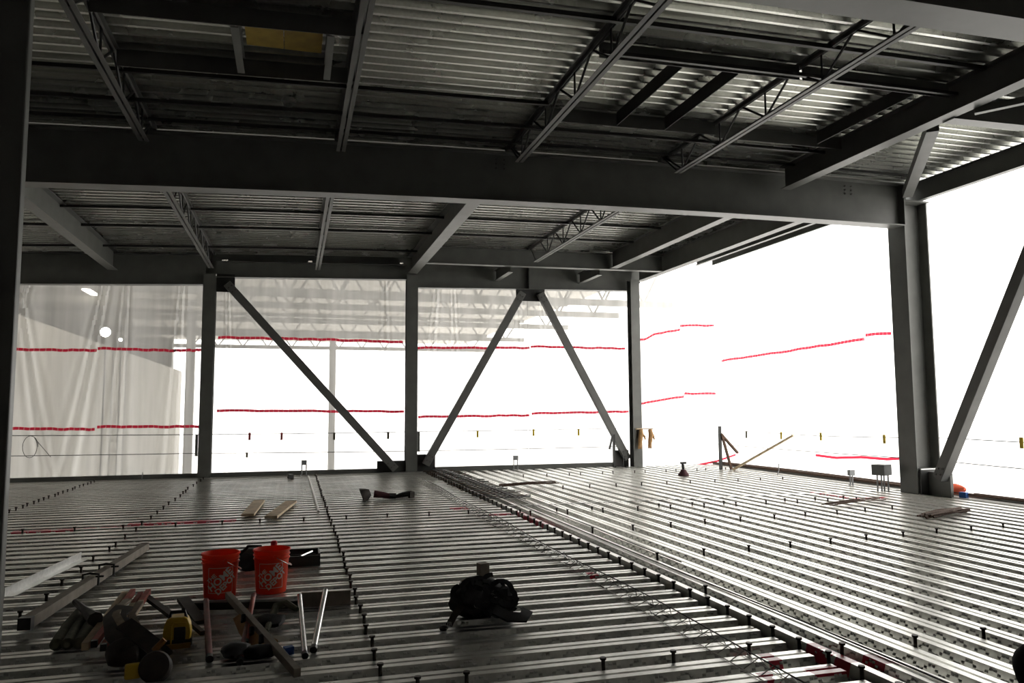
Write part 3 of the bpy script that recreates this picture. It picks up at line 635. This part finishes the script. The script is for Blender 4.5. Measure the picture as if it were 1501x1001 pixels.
# ================================================================ reinforcement
def rebar_pile(label, a, b, n, spread, seed, r=.008, m=RUST, jit=.1, z=.012, name='rebar_bundle'):
    rnd = random.Random(seed); a = Vector(a); b = Vector(b); d = (b - a).normalized(); s = V(-d.y, d.x, 0); t = thing(name, label, 'rebar', a)
    for k in range(n):
        o = s * rnd.uniform(-spread, spread); e = d * rnd.uniform(-jit, jit); zz = z + rnd.random() * .05; tw = s * rnd.uniform(-.05, .05)
        MB().tube([a + o + e + V(0, 0, zz), (a + b) / 2 + o + tw + V(0, 0, zz + .015), b + o + e - tw + V(0, 0, zz)], r, 6).build('rebar', m, t)
    return t
rebar_pile('dark rusty bundle of short bars lying in front of the big column', (9.05, 9.35, 0), (10.15, 9.75, 0), 16, .09, 4, .014, jit=.15)
rebar_pile('thin loose bars lying left of the rusty bundle', (8.5, 10.9, 0), (9.9, 11.3, 0), 6, .09, 6, .008, jit=.2)
rebar_pile('dark rebar lying across the far right deck', (4.15, 15.5, 0), (5.5, 15.8, 0), 3, .03, 8, .012, jit=.05, z=.04)
rebar_pile('rebars laid along the right slab edge before the big column', (11.95, 12.8, .02), (11.95, 20.2, .02), 7, .16, 9, .012, jit=.3)
rebar_pile('rebars laid along the right slab edge past the big column', (11.98, 3, .02), (11.98, 11.4, .02), 7, .16, 10, .012, jit=.3)
rebar_pile('bars laid along the girder line beside the second column', (3.75, 13.2, .03), (3.65, 20.3, .03), 6, .25, 12, .009, jit=.3, m=BLACKSTEEL)
t = thing('rebar_mat', 'short cross bars tied over the girder line by the second column', 'rebar', (3.3, 17, .02)); 
for i in range(26):
    y = 13.6 + i * .26; x0 = 3.28 + random.uniform(-.05, .05); MB().tube([(x0, y, .035), (x0 + random.uniform(.75, 1.0), y + random.uniform(-.05, .05), .045)], .009, 5).build('cross_bar', RUST if i % 2 else BLACKSTEEL, t)
for lb, x, ya, yb_ in (('long thin rebar along the left side of the right deck', 3.78, 3.5, 20.2), ('second long thin rebar beside the girder line', 4.02, 7.5, 20.2)):
    MB().tube([(x + random.uniform(-.02, .02), ya + (yb_ - ya) * i / 10, .012) for i in range(11)], .007, 5).build('rebar', BLACKSTEEL, label=lb, cat='rebar')
# continuous wire high chair
t = thing('wire_bar_chair', 'long twisted wire bar chair lying across the left deck beside the girder line', 'wire', (2.88, 10, 0))
b = MB(); pts = [V(2.88 + .03 * math.sin(y * 1.3), y, .075) for y in [3.4 + i * .3 for i in range(48)]]; b.tube(pts, .005, 5); b.build('top_wire', BLACKSTEEL, t)
b = MB(); pts = [V(2.78 + .02 * math.sin(y), y, .006) for y in [3.4 + i * .3 for i in range(48)]]; b.tube(pts, .003, 5); pts = [p + V(.16, 0, 0) for p in pts]; b.tube(pts, .003, 5); b.build('runner_wire', GALV, t)
b = MB(); y = 3.4
while y < 17.4:
    for sx in (-.09, .07): b.tube([(2.88 + .03 * math.sin(y * 1.3), y, .075), (2.87 + sx, y + .04, 0.003)], .0035, 4)
    y += .16
b.build('chair_leg', GALV, t, kind='stuff')
b = MB(); r_ = random.Random(5)
for i in range(60):
    y = r_.uniform(5.5, 13.5); x = 2.86 + r_.uniform(-.1, .1); b.tube([(x, y, .01), (x + r_.uniform(-.08, .08), y + r_.uniform(-.06, .06), .03)], .004, 4)
b.build('tie_wire', BLACKSTEEL, t, kind='stuff')
MB().tube([px(452, 698, Z=.03), px(460, 725, Z=.03), px(467, 750, Z=.03)], .022, 6).build('white_pipe', CLEARB, label='long white pipe lying beside the stud row on the left deck', cat='pipe')
MB().box(px(426, 698, Z=.05), (.12, .1, .10), .4).build('small_block', BLACKP, label='small dark block beside the far left conduit box', cat='block')

# ================================================================ loose timber and tools
for lb, a, b_ in (('left one of two short pale boards on the left deck', (363, 757), (380, 736)), ('right one of two short pale boards on the left deck', (397, 760), (427, 737))):
    A = px(*a, Z=.02); B = px(*b_, Z=.02); m = MB(); m.bar(A + V(0, 0, .02), B + V(0, 0, .02), .19, .04); m.build('wood_board', WOOD, label=lb, cat='board', bevel=.004)
# grinder-like tool
t = thing('cordless_grinder', 'dark tool with a brown disc guard lying on the mid left deck', 'tool', px(545, 733, Z=0))
c = px(544, 732, Z=0); M = Matrix.Rotation(1.2, 3, 'Y')
MB().lathe([(.001, .0), (.06, .0), (.10, .06), (.135, .14), (.14, .16), (.12, .15)], c + V(-.02, 0, .13), 20, M @ Matrix.Rotation(PI, 3, 'X')).build('disc_guard', LEATHER, t, True)
MB().tube([c + V(.05, 0, .1), c + V(.2, -.02, .08), c + V(.36, -.04, .05)], [.07, .06, .045], 10).build('motor_body', STRAPM, t, True); MB().tube([c + V(.33, -.04, .06), c + V(.45, -.03, .05)], [.055, .05], 8).build('battery', BLACKP, t, True)
c = px(590, 730, Z=0); t = thing('power_drill', 'small black tool lying right of the disc guarded tool', 'tool', c)
MB().tube([c + V(-.16, 0, .03), c + V(.0, 0, .06), c + V(.17, 0, .08)], [.025, .05, .05], 8).build('body', BLACKP, t, True); MB().box(c + V(.16, -.02, .06), (.09, .10, .11), .3).build('battery', LEATHER, t)

# buckets
def text_mesh(lines):
    bmv, bmf = [], []
    for txt, size, cx_, cy_, sx in lines:
        cu = bpy.data.curves.new('logo_text', 'FONT'); cu.body = txt; cu.size = size; cu.align_x = 'CENTER'; cu.align_y = 'CENTER'; cu.offset = size * .035; cu.resolution_u = 3
        ob = bpy.data.objects.new('logo_text', cu); COL.objects.link(ob); dg = bpy.context.evaluated_depsgraph_get(); dg.update()
        me = bpy.data.meshes.new_from_object(ob.evaluated_get(dg)); i0 = len(bmv)
        bmv += [(v.co.x * sx + cx_, v.co.y + cy_) for v in me.vertices]; bmf += [tuple(i0 + i for i in p.vertices) for p in me.polygons]
        bpy.data.objects.remove(ob); bpy.data.curves.remove(cu); bpy.data.meshes.remove(me)
    return bmv, bmf
TV, TF = text_mesh([('THE', .052, -.052, .072, 1.15), ('HOME', .096, 0, .008, 1.02), ('DEPOT', .080, .014, -.066, .98)])
def bucket(label, x, y, face):
    t = thing('plastic_bucket', label, 'bucket', (x, y, 0), 'orange buckets')
    r0, r1, h = .133, .158, .385
    rad = lambda z: r0 + (r1 - r0) * z / h
    b = MB(); b.lathe([(.001, .004), (r0 - .004, .0), (r0, .006), (rad(.30), .30), (rad(.30) + .009, .302), (rad(.31) + .009, .308), (rad(.31), .311), (rad(.332), .332), (rad(.332) + .008, .334), (rad(.34) + .008, .341), (rad(.34), .344), (r1, .372), (r1 + .008, .372), (r1 + .009, h), (r1 - .001, h + .002), (r1 - .005, .37), (r0 - .005, .012), (.001, .012)], (x, y, 0), 48)
    b.build('body', ORANGE, t, True)
    b = MB(); pts = [V(x, y, .335) + V(math.cos(face) * 0, 0, 0) + Vector((math.cos(a) * (r1 + .016) * 1, math.sin(a) * (r1 + .016), -.11 * math.sin((a - face - .2) if True else 0))) for a in [face + .2 + PI * i / 24 for i in range(25)]]
    b.tube(pts, .0026, 6); bh = b.build('bail_handle', CHROME, t); MB().tube(pts[10:15], .007, 6).build('handle_grip', WHITE, bh)
    for a in (face + .2, face + .2 + PI):
        b = MB(); p = V(x + math.cos(a) * (r1 + .004), y + math.sin(a) * (r1 + .004), .335); b.tube([p, p + V(math.cos(a), math.sin(a), 0) * .016], .016, 10); b.build('handle_ear', ORANGE, t)
    # printed logo wrapped on the wall
    v = []; f = list(TF); c45 = math.cos(math.radians(42)); s45 = math.sin(math.radians(42)); zc = .165
    def wrap(u, w, e=.0012):
        z = zc + w; r = rad(z) + e; a = face + u / r; return (math.cos(a) * r, math.sin(a) * r, z)
    k = .90
    for (tx, ty) in TV: v.append(wrap((tx * c45 - ty * s45) * k, (tx * s45 + ty * c45) * k))
    q = .108; wd = .0022
    for (xa, ya, xb, yb_) in ((-q, -q, q, -q), (q, -q, q, q), (q, q, -q, q), (-q, q, -q, -q)):
        n = 10
        for i in range(n):
            p0 = (xa + (xb - xa) * i / n, ya + (yb_ - ya) * i / n); p1 = (xa + (xb - xa) * (i + 1) / n, ya + (yb_ - ya) * (i + 1) / n)
            nx_, ny_ = (0, wd) if ya == yb_ else (wd, 0); j = len(v)
            v += [wrap(p0[0] - nx_, p0[1] - ny_), wrap(p1[0] - nx_, p1[1] - ny_), wrap(p1[0] + nx_, p1[1] + ny_), wrap(p0[0] + nx_, p0[1] + ny_)]; f.append((j, j + 1, j + 2, j + 3))
    me = bpy.data.meshes.new('logo'); me.from_pydata(v, [], f); me.materials.append(WHITE); o = bpy.data.objects.new('logo', me); COL.objects.link(o); o.parent = t; o['label'] = 'white printed store logo in a square outline'
    return t
bucket('left orange bucket with white printed lettering, nearer the yellow tool', -.60, 7.42, math.atan2(-7.42, .60) + .03)
bucket('right orange bucket with white printed lettering, in front of the black tray', -.165, 7.48, math.atan2(-7.48, .165) - .03)

# black bag and tray behind the buckets
c = px(369, 838, Z=0); t = thing('tool_bag', 'black tool bag between and behind the orange buckets', 'bag', c)
MB().blob(c + V(0, .12, .10), (.20, .17, .12), .18, 4, 18, 10, flat=.0).build('body', BLACK, t, True); MB().tube([c + V(-.12, .05, .17), c + V(-.04, .0, .26), c + V(.08, .02, .25), c + V(.14, .08, .16)], .016, 7).build('handle', BLACKP, t, True)
MB().blob(c + V(.02, .06, .19), (.11, .08, .035), .2, 8).build('flap', mat('grey_canvas', (.11, .11, .105), .85), t, True)
c = px(435, 831, Z=0); t = thing('tool_tray', 'open black tool tray right behind the right bucket', 'tray', c); x0, y0 = c.x - .26, c.y + .0
MB().box2((x0, y0, .0), (x0 + .50, y0 + .34, .015)).build('bottom', BLACKP, t)
for lo, hi in (((x0, y0, .01), (x0 + .5, y0 + .018, .11)), ((x0, y0 + .32, .01), (x0 + .5, y0 + .34, .13)), ((x0, y0, .01), (x0 + .018, y0 + .34, .12)), ((x0 + .482, y0, .01), (x0 + .5, y0 + .34, .13))): MB().box2(lo, hi).build('side', BLACKP, t, bevel=.004)
MB().box2((x0 + .05, y0 + .16, .01), (x0 + .46, y0 + .175, .10)).build('divider', BLACKP, t)
MB().tube([(x0 + .30, y0 + .05, .1), (x0 + .42, y0 + .25, .11)], .012, 6).build('latch', CHROME, t)
c = px(400, 812, Z=0); t = thing('spray_bottle', 'white bottle with a red cap behind the right bucket', 'bottle', (-.16, 8.6, 0))
c = V(-.17, 8.6, 0); MB().lathe([(.001, 0), (.035, 0), (.035, .16), (.015, .20), (.015, .22)], c, 16).build('body', CLEARB, t, True); MB().lathe([(.02, .215), (.032, .22), (.034, .262), (.02, .275), (.001, .276)], c, 16).build('cap', REDCAP, t, True)

# dark channel and grey board beneath the buckets
A = px(268, 880, Z=.06); B = px(438, 880, Z=.06); 
b = MB(); b.bar(px(268, 884, Z=.06) - V(0, -.04, .03), px(438, 881, Z=.06) - V(0, -.04, .03), .08, .06); b.build('steel_channel', mat('dark_steel', (.06, .058, .05), .6, .3, .2), label='dark steel channel lying in front of the orange buckets', cat='channel', bevel=.004)
b = MB(); b.bar(px(441, 890, Z=0) + V(0, 0, .06), px(514, 886, Z=0) + V(0, 0, .06), .03, .12); b.build('grey_board', WOODG, label='grey weathered board standing on edge right of the buckets', cat='board', bevel=.004)
def rod(name, label, a, b_, r, m, cap=BLACKP, cat='pole', z0=.02, z1=.02):
    a = px(*a, Z=z0) ; b_ = px(*b_, Z=z1); t = thing(name, label, cat, b_)
    MB().tube([a, b_], r, 10).build('shaft', m, t, True); d = (b_ - a).normalized(); MB().tube([b_ - d * .02, b_ + d * .03], r * 1.15, 10).build('end_cap', cap, t, True); return t
rod('steel_pipe', 'left one of two shiny steel pipes leaning on the grey board', (439, 873), (447, 959), .020, CHROME, z0=.13, z1=.022, cat='pipe')
rod('steel_pipe', 'right one of two shiny steel pipes leaning on the grey board', (477, 866), (460, 950), .022, CHROME, z0=.15, z1=.024, cat='pipe')
rod('red_pole', 'dull red pole lying in front of the left bucket', (302, 880), (307, 964), .022, REDP, z0=.12, z1=.024)
rod('red_pole', 'dull red pole lying in front of the right bucket', (372, 872), (352, 968), .020, REDP, z0=.12, z1=.024)
rod('red_lath', 'bright red lath crossing behind the grey square bar', (371, 876), (362, 940), .012, REDW, z0=.13, z1=.05, cat='lath')
A = px(334, 872, Z=.14); B = px(436, 986, Z=.03); MB().bar(A, B, .045, .055).build('square_bar', WOODG, label='long grey square bar propped from the left bucket towards the camera', cat='bar', bevel=.003)
# tan curved holder with holes, under the square bar
c = px(380, 935, Z=.02); t = thing('leather_holder', 'tan curved leather holder with dark holes under the grey square bar', 'holder', c)
P = [px(352, 900, Z=.10), px(360, 918, Z=.07), px(375, 937, Z=.05), px(395, 948, Z=.045)]
b = MB(); b.quadring([[q + V(-.05, 0, -.03), q + V(.05, .03, .035), q + V(.055, .03, .02), q + V(-.045, 0, -.045)] for q in P]); b.build('strap', TANL, t, True)
for q in (P[0].lerp(P[1], .6), P[1].lerp(P[2], .6), P[2].lerp(P[3], .4)): MB().tube([q + V(0, -.02, .0), q + V(0.0, .02, .04)], .018, 10).build('socket', BLACKP, t)
t = thing('work_belt', 'black and grey work belt lying around the pipes', 'belt', px(400, 930, Z=0))
MB().tube([px(435, 893, Z=.10), px(420, 884, Z=.11), px(405, 888, Z=.09), px(398, 905, Z=.05), px(390, 925, Z=.03)], [.02, .028, .03, .028, .02], 8).build('webbing', GLOVE, t, True)
MB().blob(px(395, 910, Z=.04), (.12, .10, .05), .3, 12, flat=0.).build('pouch', BLACK, t, True); MB().blob(px(345, 953, Z=.05), (.10, .11, .05), .25, 5, flat=0.).build('pouch', BLACK, t, True); MB().blob(px(380, 955, Z=.04), (.12, .08, .045), .25, 7, flat=0.).build('pouch', BLACK, t, True)
MB().box(px(423, 953, Z=.03), (.06, .05, .05), .3).build('blue_clip', BLUE, label='tiny blue clip on the deck beside the steel pipes', cat='clip')

# left long members
A = V(-2.42, 7.7, .05); B = V(-2.2, 9.5, .04)
A = px(5, 876, Z=.07); B = px(118, 820, Z=.07); MB().prism(Lsec(.08, .008), A, B).build('metal_angle', ALU, label='shiny metal angle lying at the left edge beside the near column', cat='angle')
A = px(40, 912, Z=.06); B = px(213, 801, Z=.06); t = thing('box_tube', 'long grey square tube with two clamps on the left deck', 'tube', A)
MB().bar(A, B, .085, .085).build('tube', WOODG, t, bevel=.005); d = (A - B).normalized(); MB().bar(A - d * .01, A + d * .06, .09, .09).build('dark_end', BLACKP, t)
for q in (.42, .56):
    p = A.lerp(B, q); s = V(-d.y, d.x, 0)
    MB().tube([p + s * .075 + V(0, 0, -.03), p + s * .075 + V(0, 0, .07), p + V(0, 0, .08), p - s * .06 + V(0, 0, .07), p - s * .06 + V(0, 0, .0)], .012, 6).build('clamp_frame', BLACKP, t); MB().tube([p + s * .05 + V(0, 0, .05), p + s * .12 + V(0, 0, .05)], .01, 6).build('clamp_screw', BLACKP, t)

# pile of stakes, gloves, tool belt, yellow tool
def stick(t, a, b_, w, h, m, nm='stake', tip=None):
    a = Vector(a); b_ = Vector(b_); MB().bar(a, b_, w, h).build(nm, m, t)
    if tip:
        d = (b_ - a).normalized(); MB().bar(b_ - d * .01, b_ + d * .02, w * 1.02, h * 1.02).build('dark_end', tip, t)
BB = px(141, 948, Z=.07); AA = px(197, 871, Z=.10)
t = thing('stake_bundle', 'bundle of wooden stakes with red painted ends under the tool belt', 'stakes', BB); s = V(.056, -.02, 0)
for k in range(4):
    o = s * (k - 1.2) + V(0, 0, .02 * (k % 2)); a = AA + o * 1.15; e = BB + o * 1.1; m1 = a.lerp(e, .25); m2 = a.lerp(e, .60)
    if k == 0: stick(t, a, e, .045, .05, WOOD)
    else:
        stick(t, a, m1, .038, .045, REDW, 'painted_end'); stick(t, m1, m2, .038, .045, WOOD); stick(t, m2, e, .038, .045, REDW, 'painted_end', BLACKP)
t = thing('knee_pads', 'grey green ribbed pads lying left of the red ended stakes', 'pads', px(115, 950, Z=0))
for k in range(3):
    a = px(82 + 17 * k, 945 - 1 * k, Z=.045); e = px(116 + 13 * k, 896 + 2 * k, Z=.08); MB().tube([a - (e - a) * .03, a, a.lerp(e, .5), e], [.02, .042, .046, .03], 10).build('rib', GLOVE, t, True)
a = px(110, 882, Z=.14); e = px(140, 908, Z=.13); MB().tube([a, a.lerp(e, .5), e], [.022, .03, .055], 8).build('dark_handle', LEATHER, t, True)
t = thing('tool_belt', 'dark leather tool belt with pouches slumped over the stakes', 'tool belt', px(200, 960, Z=0))
def strap(t, pts, w, th, m, nm, seed=0):
    b = MB(); rings = []; P = [Vector(p) for p in pts]
    for i, p in enumerate(P):
        d = (P[min(i + 1, len(P) - 1)] - P[max(i - 1, 0)]).normalized(); s = d.cross(V(0, -.6, .8)).normalized(); u = s.cross(d)
        rings.append([p + s * w / 2, p + s * w / 2 + u * th, p - s * w / 2 + u * th, p - s * w / 2])
    b.quadring(rings); return b.build(nm, m, t, True)
strap(t, [px(185, 890, Z=.22), px(168, 905, Z=.20), px(172, 930, Z=.17), px(190, 950, Z=.12)], .15, .012, LEATHER, 'belt')
strap(t, [px(205, 884, Z=.22), px(193, 903, Z=.20), px(202, 922, Z=.17), px(226, 943, Z=.13), px(248, 958, Z=.09)], .05, .014, mat('worn_tan', (.24, .19, .14), .8, 0, .3, 20), 'light_belt')
strap(t, [px(188, 880, Z=.20), px(176, 890, Z=.215), px(170, 903, Z=.21), px(180, 920, Z=.19)], .05, .014, mat('worn_tan_edge', (.26, .21, .15), .8, 0, .3, 20), 'light_belt')
strap(t, [px(182, 915, Z=.21), px(202, 930, Z=.18), px(225, 948, Z=.14), px(242, 965, Z=.09)], .11, .014, LEATHER, 'belt')
MB().blob(px(182, 958, Z=.07), (.11, .08, .10), .12, 21, 16, 10, flat=0.).build('pouch', LEATHER, t, True); MB().blob(px(212, 950, Z=.08), (.09, .09, .09), .15, 22, flat=0.).build('pouch', BLACK, t, True)
MB().blob(px(180, 918, Z=.15), (.085, .08, .06), .15, 23).build('pouch', BLACK, t, True)
t = thing('tape_measure', 'orange yellow and dark round tape reel at the bottom left', 'tape measure', px(225, 990, Z=0)); c = px(228, 978, Z=.06)
MB().lathe([(.001, -.045), (.085, -.045), (.095, -.03), (.095, .03), (.085, .045), (.001, .045)], c, 24, Matrix.Rotation(1.15, 3, 'X')).build('reel', LEATHER, t, True)
MB().box(c + V(-.13, -.0, -.01), (.09, .05, .09), .2).build('yellow_case', YEL, t, bevel=.012); MB().tube([c + V(-.02, .04, .09), c + V(.04, .05, .15)], .02, 6).build('yellow_strap', mat('ochre', (.30, .13, .02), .6), t)
c = px(259, 948, Z=0); t = thing('laser_level', 'yellow and black tool with an arched handle left of the buckets', 'tool', c)
MB().box(c + V(0, .05, .03), (.19, .16, .05), .1).build('black_base', BLACKP, t, bevel=.01)
b = MB(); pr = [(.090, .05), (.095, .10), (.088, .15), (.07, .19), (.045, .205)]
rings = []
for yy, k in ((.0, .95), (.05, 1), (.11, .9)): 
    rings.append([c + V(sx * q[0] * k, yy - .02, q[1]) for sx, q in [(-1, p) for p in pr] + [(1, p) for p in reversed(pr)]])
b.quadring(rings); b.build('yellow_shell', YEL, t, bevel=.006)
MB().box(c + V(.02, -.025, .095), (.075, .02, .09)).build('window', BLACKP, t, bevel=.006); MB().tube([c + V(-.055, .02, .19), c + V(-.045, .02, .235), c + V(.045, .02, .235), c + V(.055, .02, .19)], .013, 8).build('handle', BLACKP, t, True)
MB().tube([c + V(-.035, -.03, .03), c + V(-.035, -.035, .15), c + V(-.02, -.03, .17), c + V(.06, -.03, .165)], .007, 6).build('yellow_trim', YEL, t); MB().box(c + V(.01, -.05, .018), (.17, .03, .03), .1).build('yellow_base_rail', mat('dark_yellow', (.30, .17, .015), .5), t)
for lb, a, e, w in (('dark flat bar leaning behind the yellow tool', (215, 875), (262, 910), .05), ('dark wide plate lying behind the yellow tool', (268, 878), (295, 912), .09), ('thin dark strip right of the yellow tool', (270, 905), (297, 928), .03)):
    MB().bar(px(*a, Z=.10), px(*e, Z=.07), w, .03).build('steel_bar', LEATHER, label=lb, cat='bar')

# black safety harness heap in the middle
c = V(1.47, 6.08, 0); t = thing('safety_harness', 'heap of black safety harness straps in the middle of the deck', 'harness', c)
r_ = random.Random(31)
MB().blob(c + V(-.02, .05, .14), (.21, .16, .17), .25, 33, 20, 12, flat=0.).build('heap', BLACK, t, True)
MB().blob(c + V(.17, .03, .11), (.13, .12, .12), .25, 35, 18, 10, flat=0.).build('heap', BLACK, t, True)
for k in range(34):
    a0 = r_.uniform(0, 6.28); cc = c + V(r_.uniform(-.17, .24), r_.uniform(-.10, .08), r_.uniform(.07, .26)); rad_ = r_.uniform(.04, .085); tilt = r_.uniform(-.6, .6); pts = []
    for i in range(13):
        a = a0 + i / 12 * r_.uniform(3.2, 4.2); p = cc + V(math.cos(a) * rad_, math.sin(a) * rad_ * .6 * math.cos(tilt) - .05, math.sin(a) * rad_ * .8); p.z = max(p.z, .02); pts.append(p)
    strap(t, pts, .042, .006, BLACK, 'webbing_strap')
for p in ((.10, -.10, .20), (-.05, -.12, .13)):
    b = MB(); q = c + Vector(p); b.tube([q + V(math.cos(a) * .035, -.01, math.sin(a) * .03) for a in [2.2 + i * PI / 8 for i in range(8)]], .003, 6); b.build('metal_ring', CHROME, t, True)
strap(t, [c + V(.05, -.22, .10), c + V(.15, -.27, .05), c + V(.27, -.27, .035), c + V(.33, -.18, .06)], .09, .02, BLACK, 'padded_strap')
strap(t, [c + V(-.18, -.10, .12), c + V(-.25, -.17, .07), c + V(-.31, -.26, .025)], .05, .012, LEATHER, 'lanyard'); MB().blob(c + V(-.36, -.30, .02), (.035, .02, .02), .1, 2).build('hook', BLACKP, t, True)
for q in range(3): MB().tube([c + V(-.30 - .012 * q, -.30, .035), c + V(-.305 - .012 * q, -.30, .06)], .0035, 5).build('buckle_pin', CHROME, t)
MB().box(px(708, 848, Z=0) + V(0, 0, .075), (.10, .09, .15), .2).build('timber_block', WOODG, label='short weathered timber offcut standing behind the harness heap', cat='block', bevel=.004)
# dark rounded bag cut by the right border
c = px(1541, 985, Z=.17); c.z = 0; CLOTH = mat('black_cloth', (.006, .006, .007), .95, 0, .2, 10, 0, .1); t = thing('duffel_bag', 'black rounded bag cut off by the lower right border', 'bag', c); MB().blob(c + V(0, 0, .16), (.17, .2, .18), .06, 3, 20, 12, flat=0.).build('body', CLOTH, t, True); MB().tube([c + V(-.06, 0, .31), c + V(0, 0, .40), c + V(.08, 0, .31)], .015, 7).build('handle', BLACK, t, True)

c = px(44, 655, Y=20.85); MB().tube([c + V(math.cos(a) * .17 * (1 - a * .02), 0, math.sin(a) * .26) for a in [i * PI / 10 for i in range(24)]] + [c + V(.45, 0, -.25)], .007, 5).build('wire_loop', CABLE, label='loose loop of thin wire hanging on the cables at the far left', cat='wire')
GROUPS = {'joist': 'bar joists under the roof deck', 'column': 'steel columns', 'plastic sheet': 'plastic enclosure sheets', 'bridging': 'bridging angles between the joists', 'brace': 'steel braces', 'beam': 'steel beams of the roof frame', 'electrical box': 'conduit stubs with boxes', 'rebar': 'loose reinforcing bars', 'pipe': 'loose pipes', 'pole': 'dull red poles', 'board': 'loose boards', 'cable': 'guard cables', 'post': 'guard posts'}
for o in list(S.objects):
    k = o.get('category')
    if k in GROUPS and not o.get('group'): o['group'] = GROUPS[k]
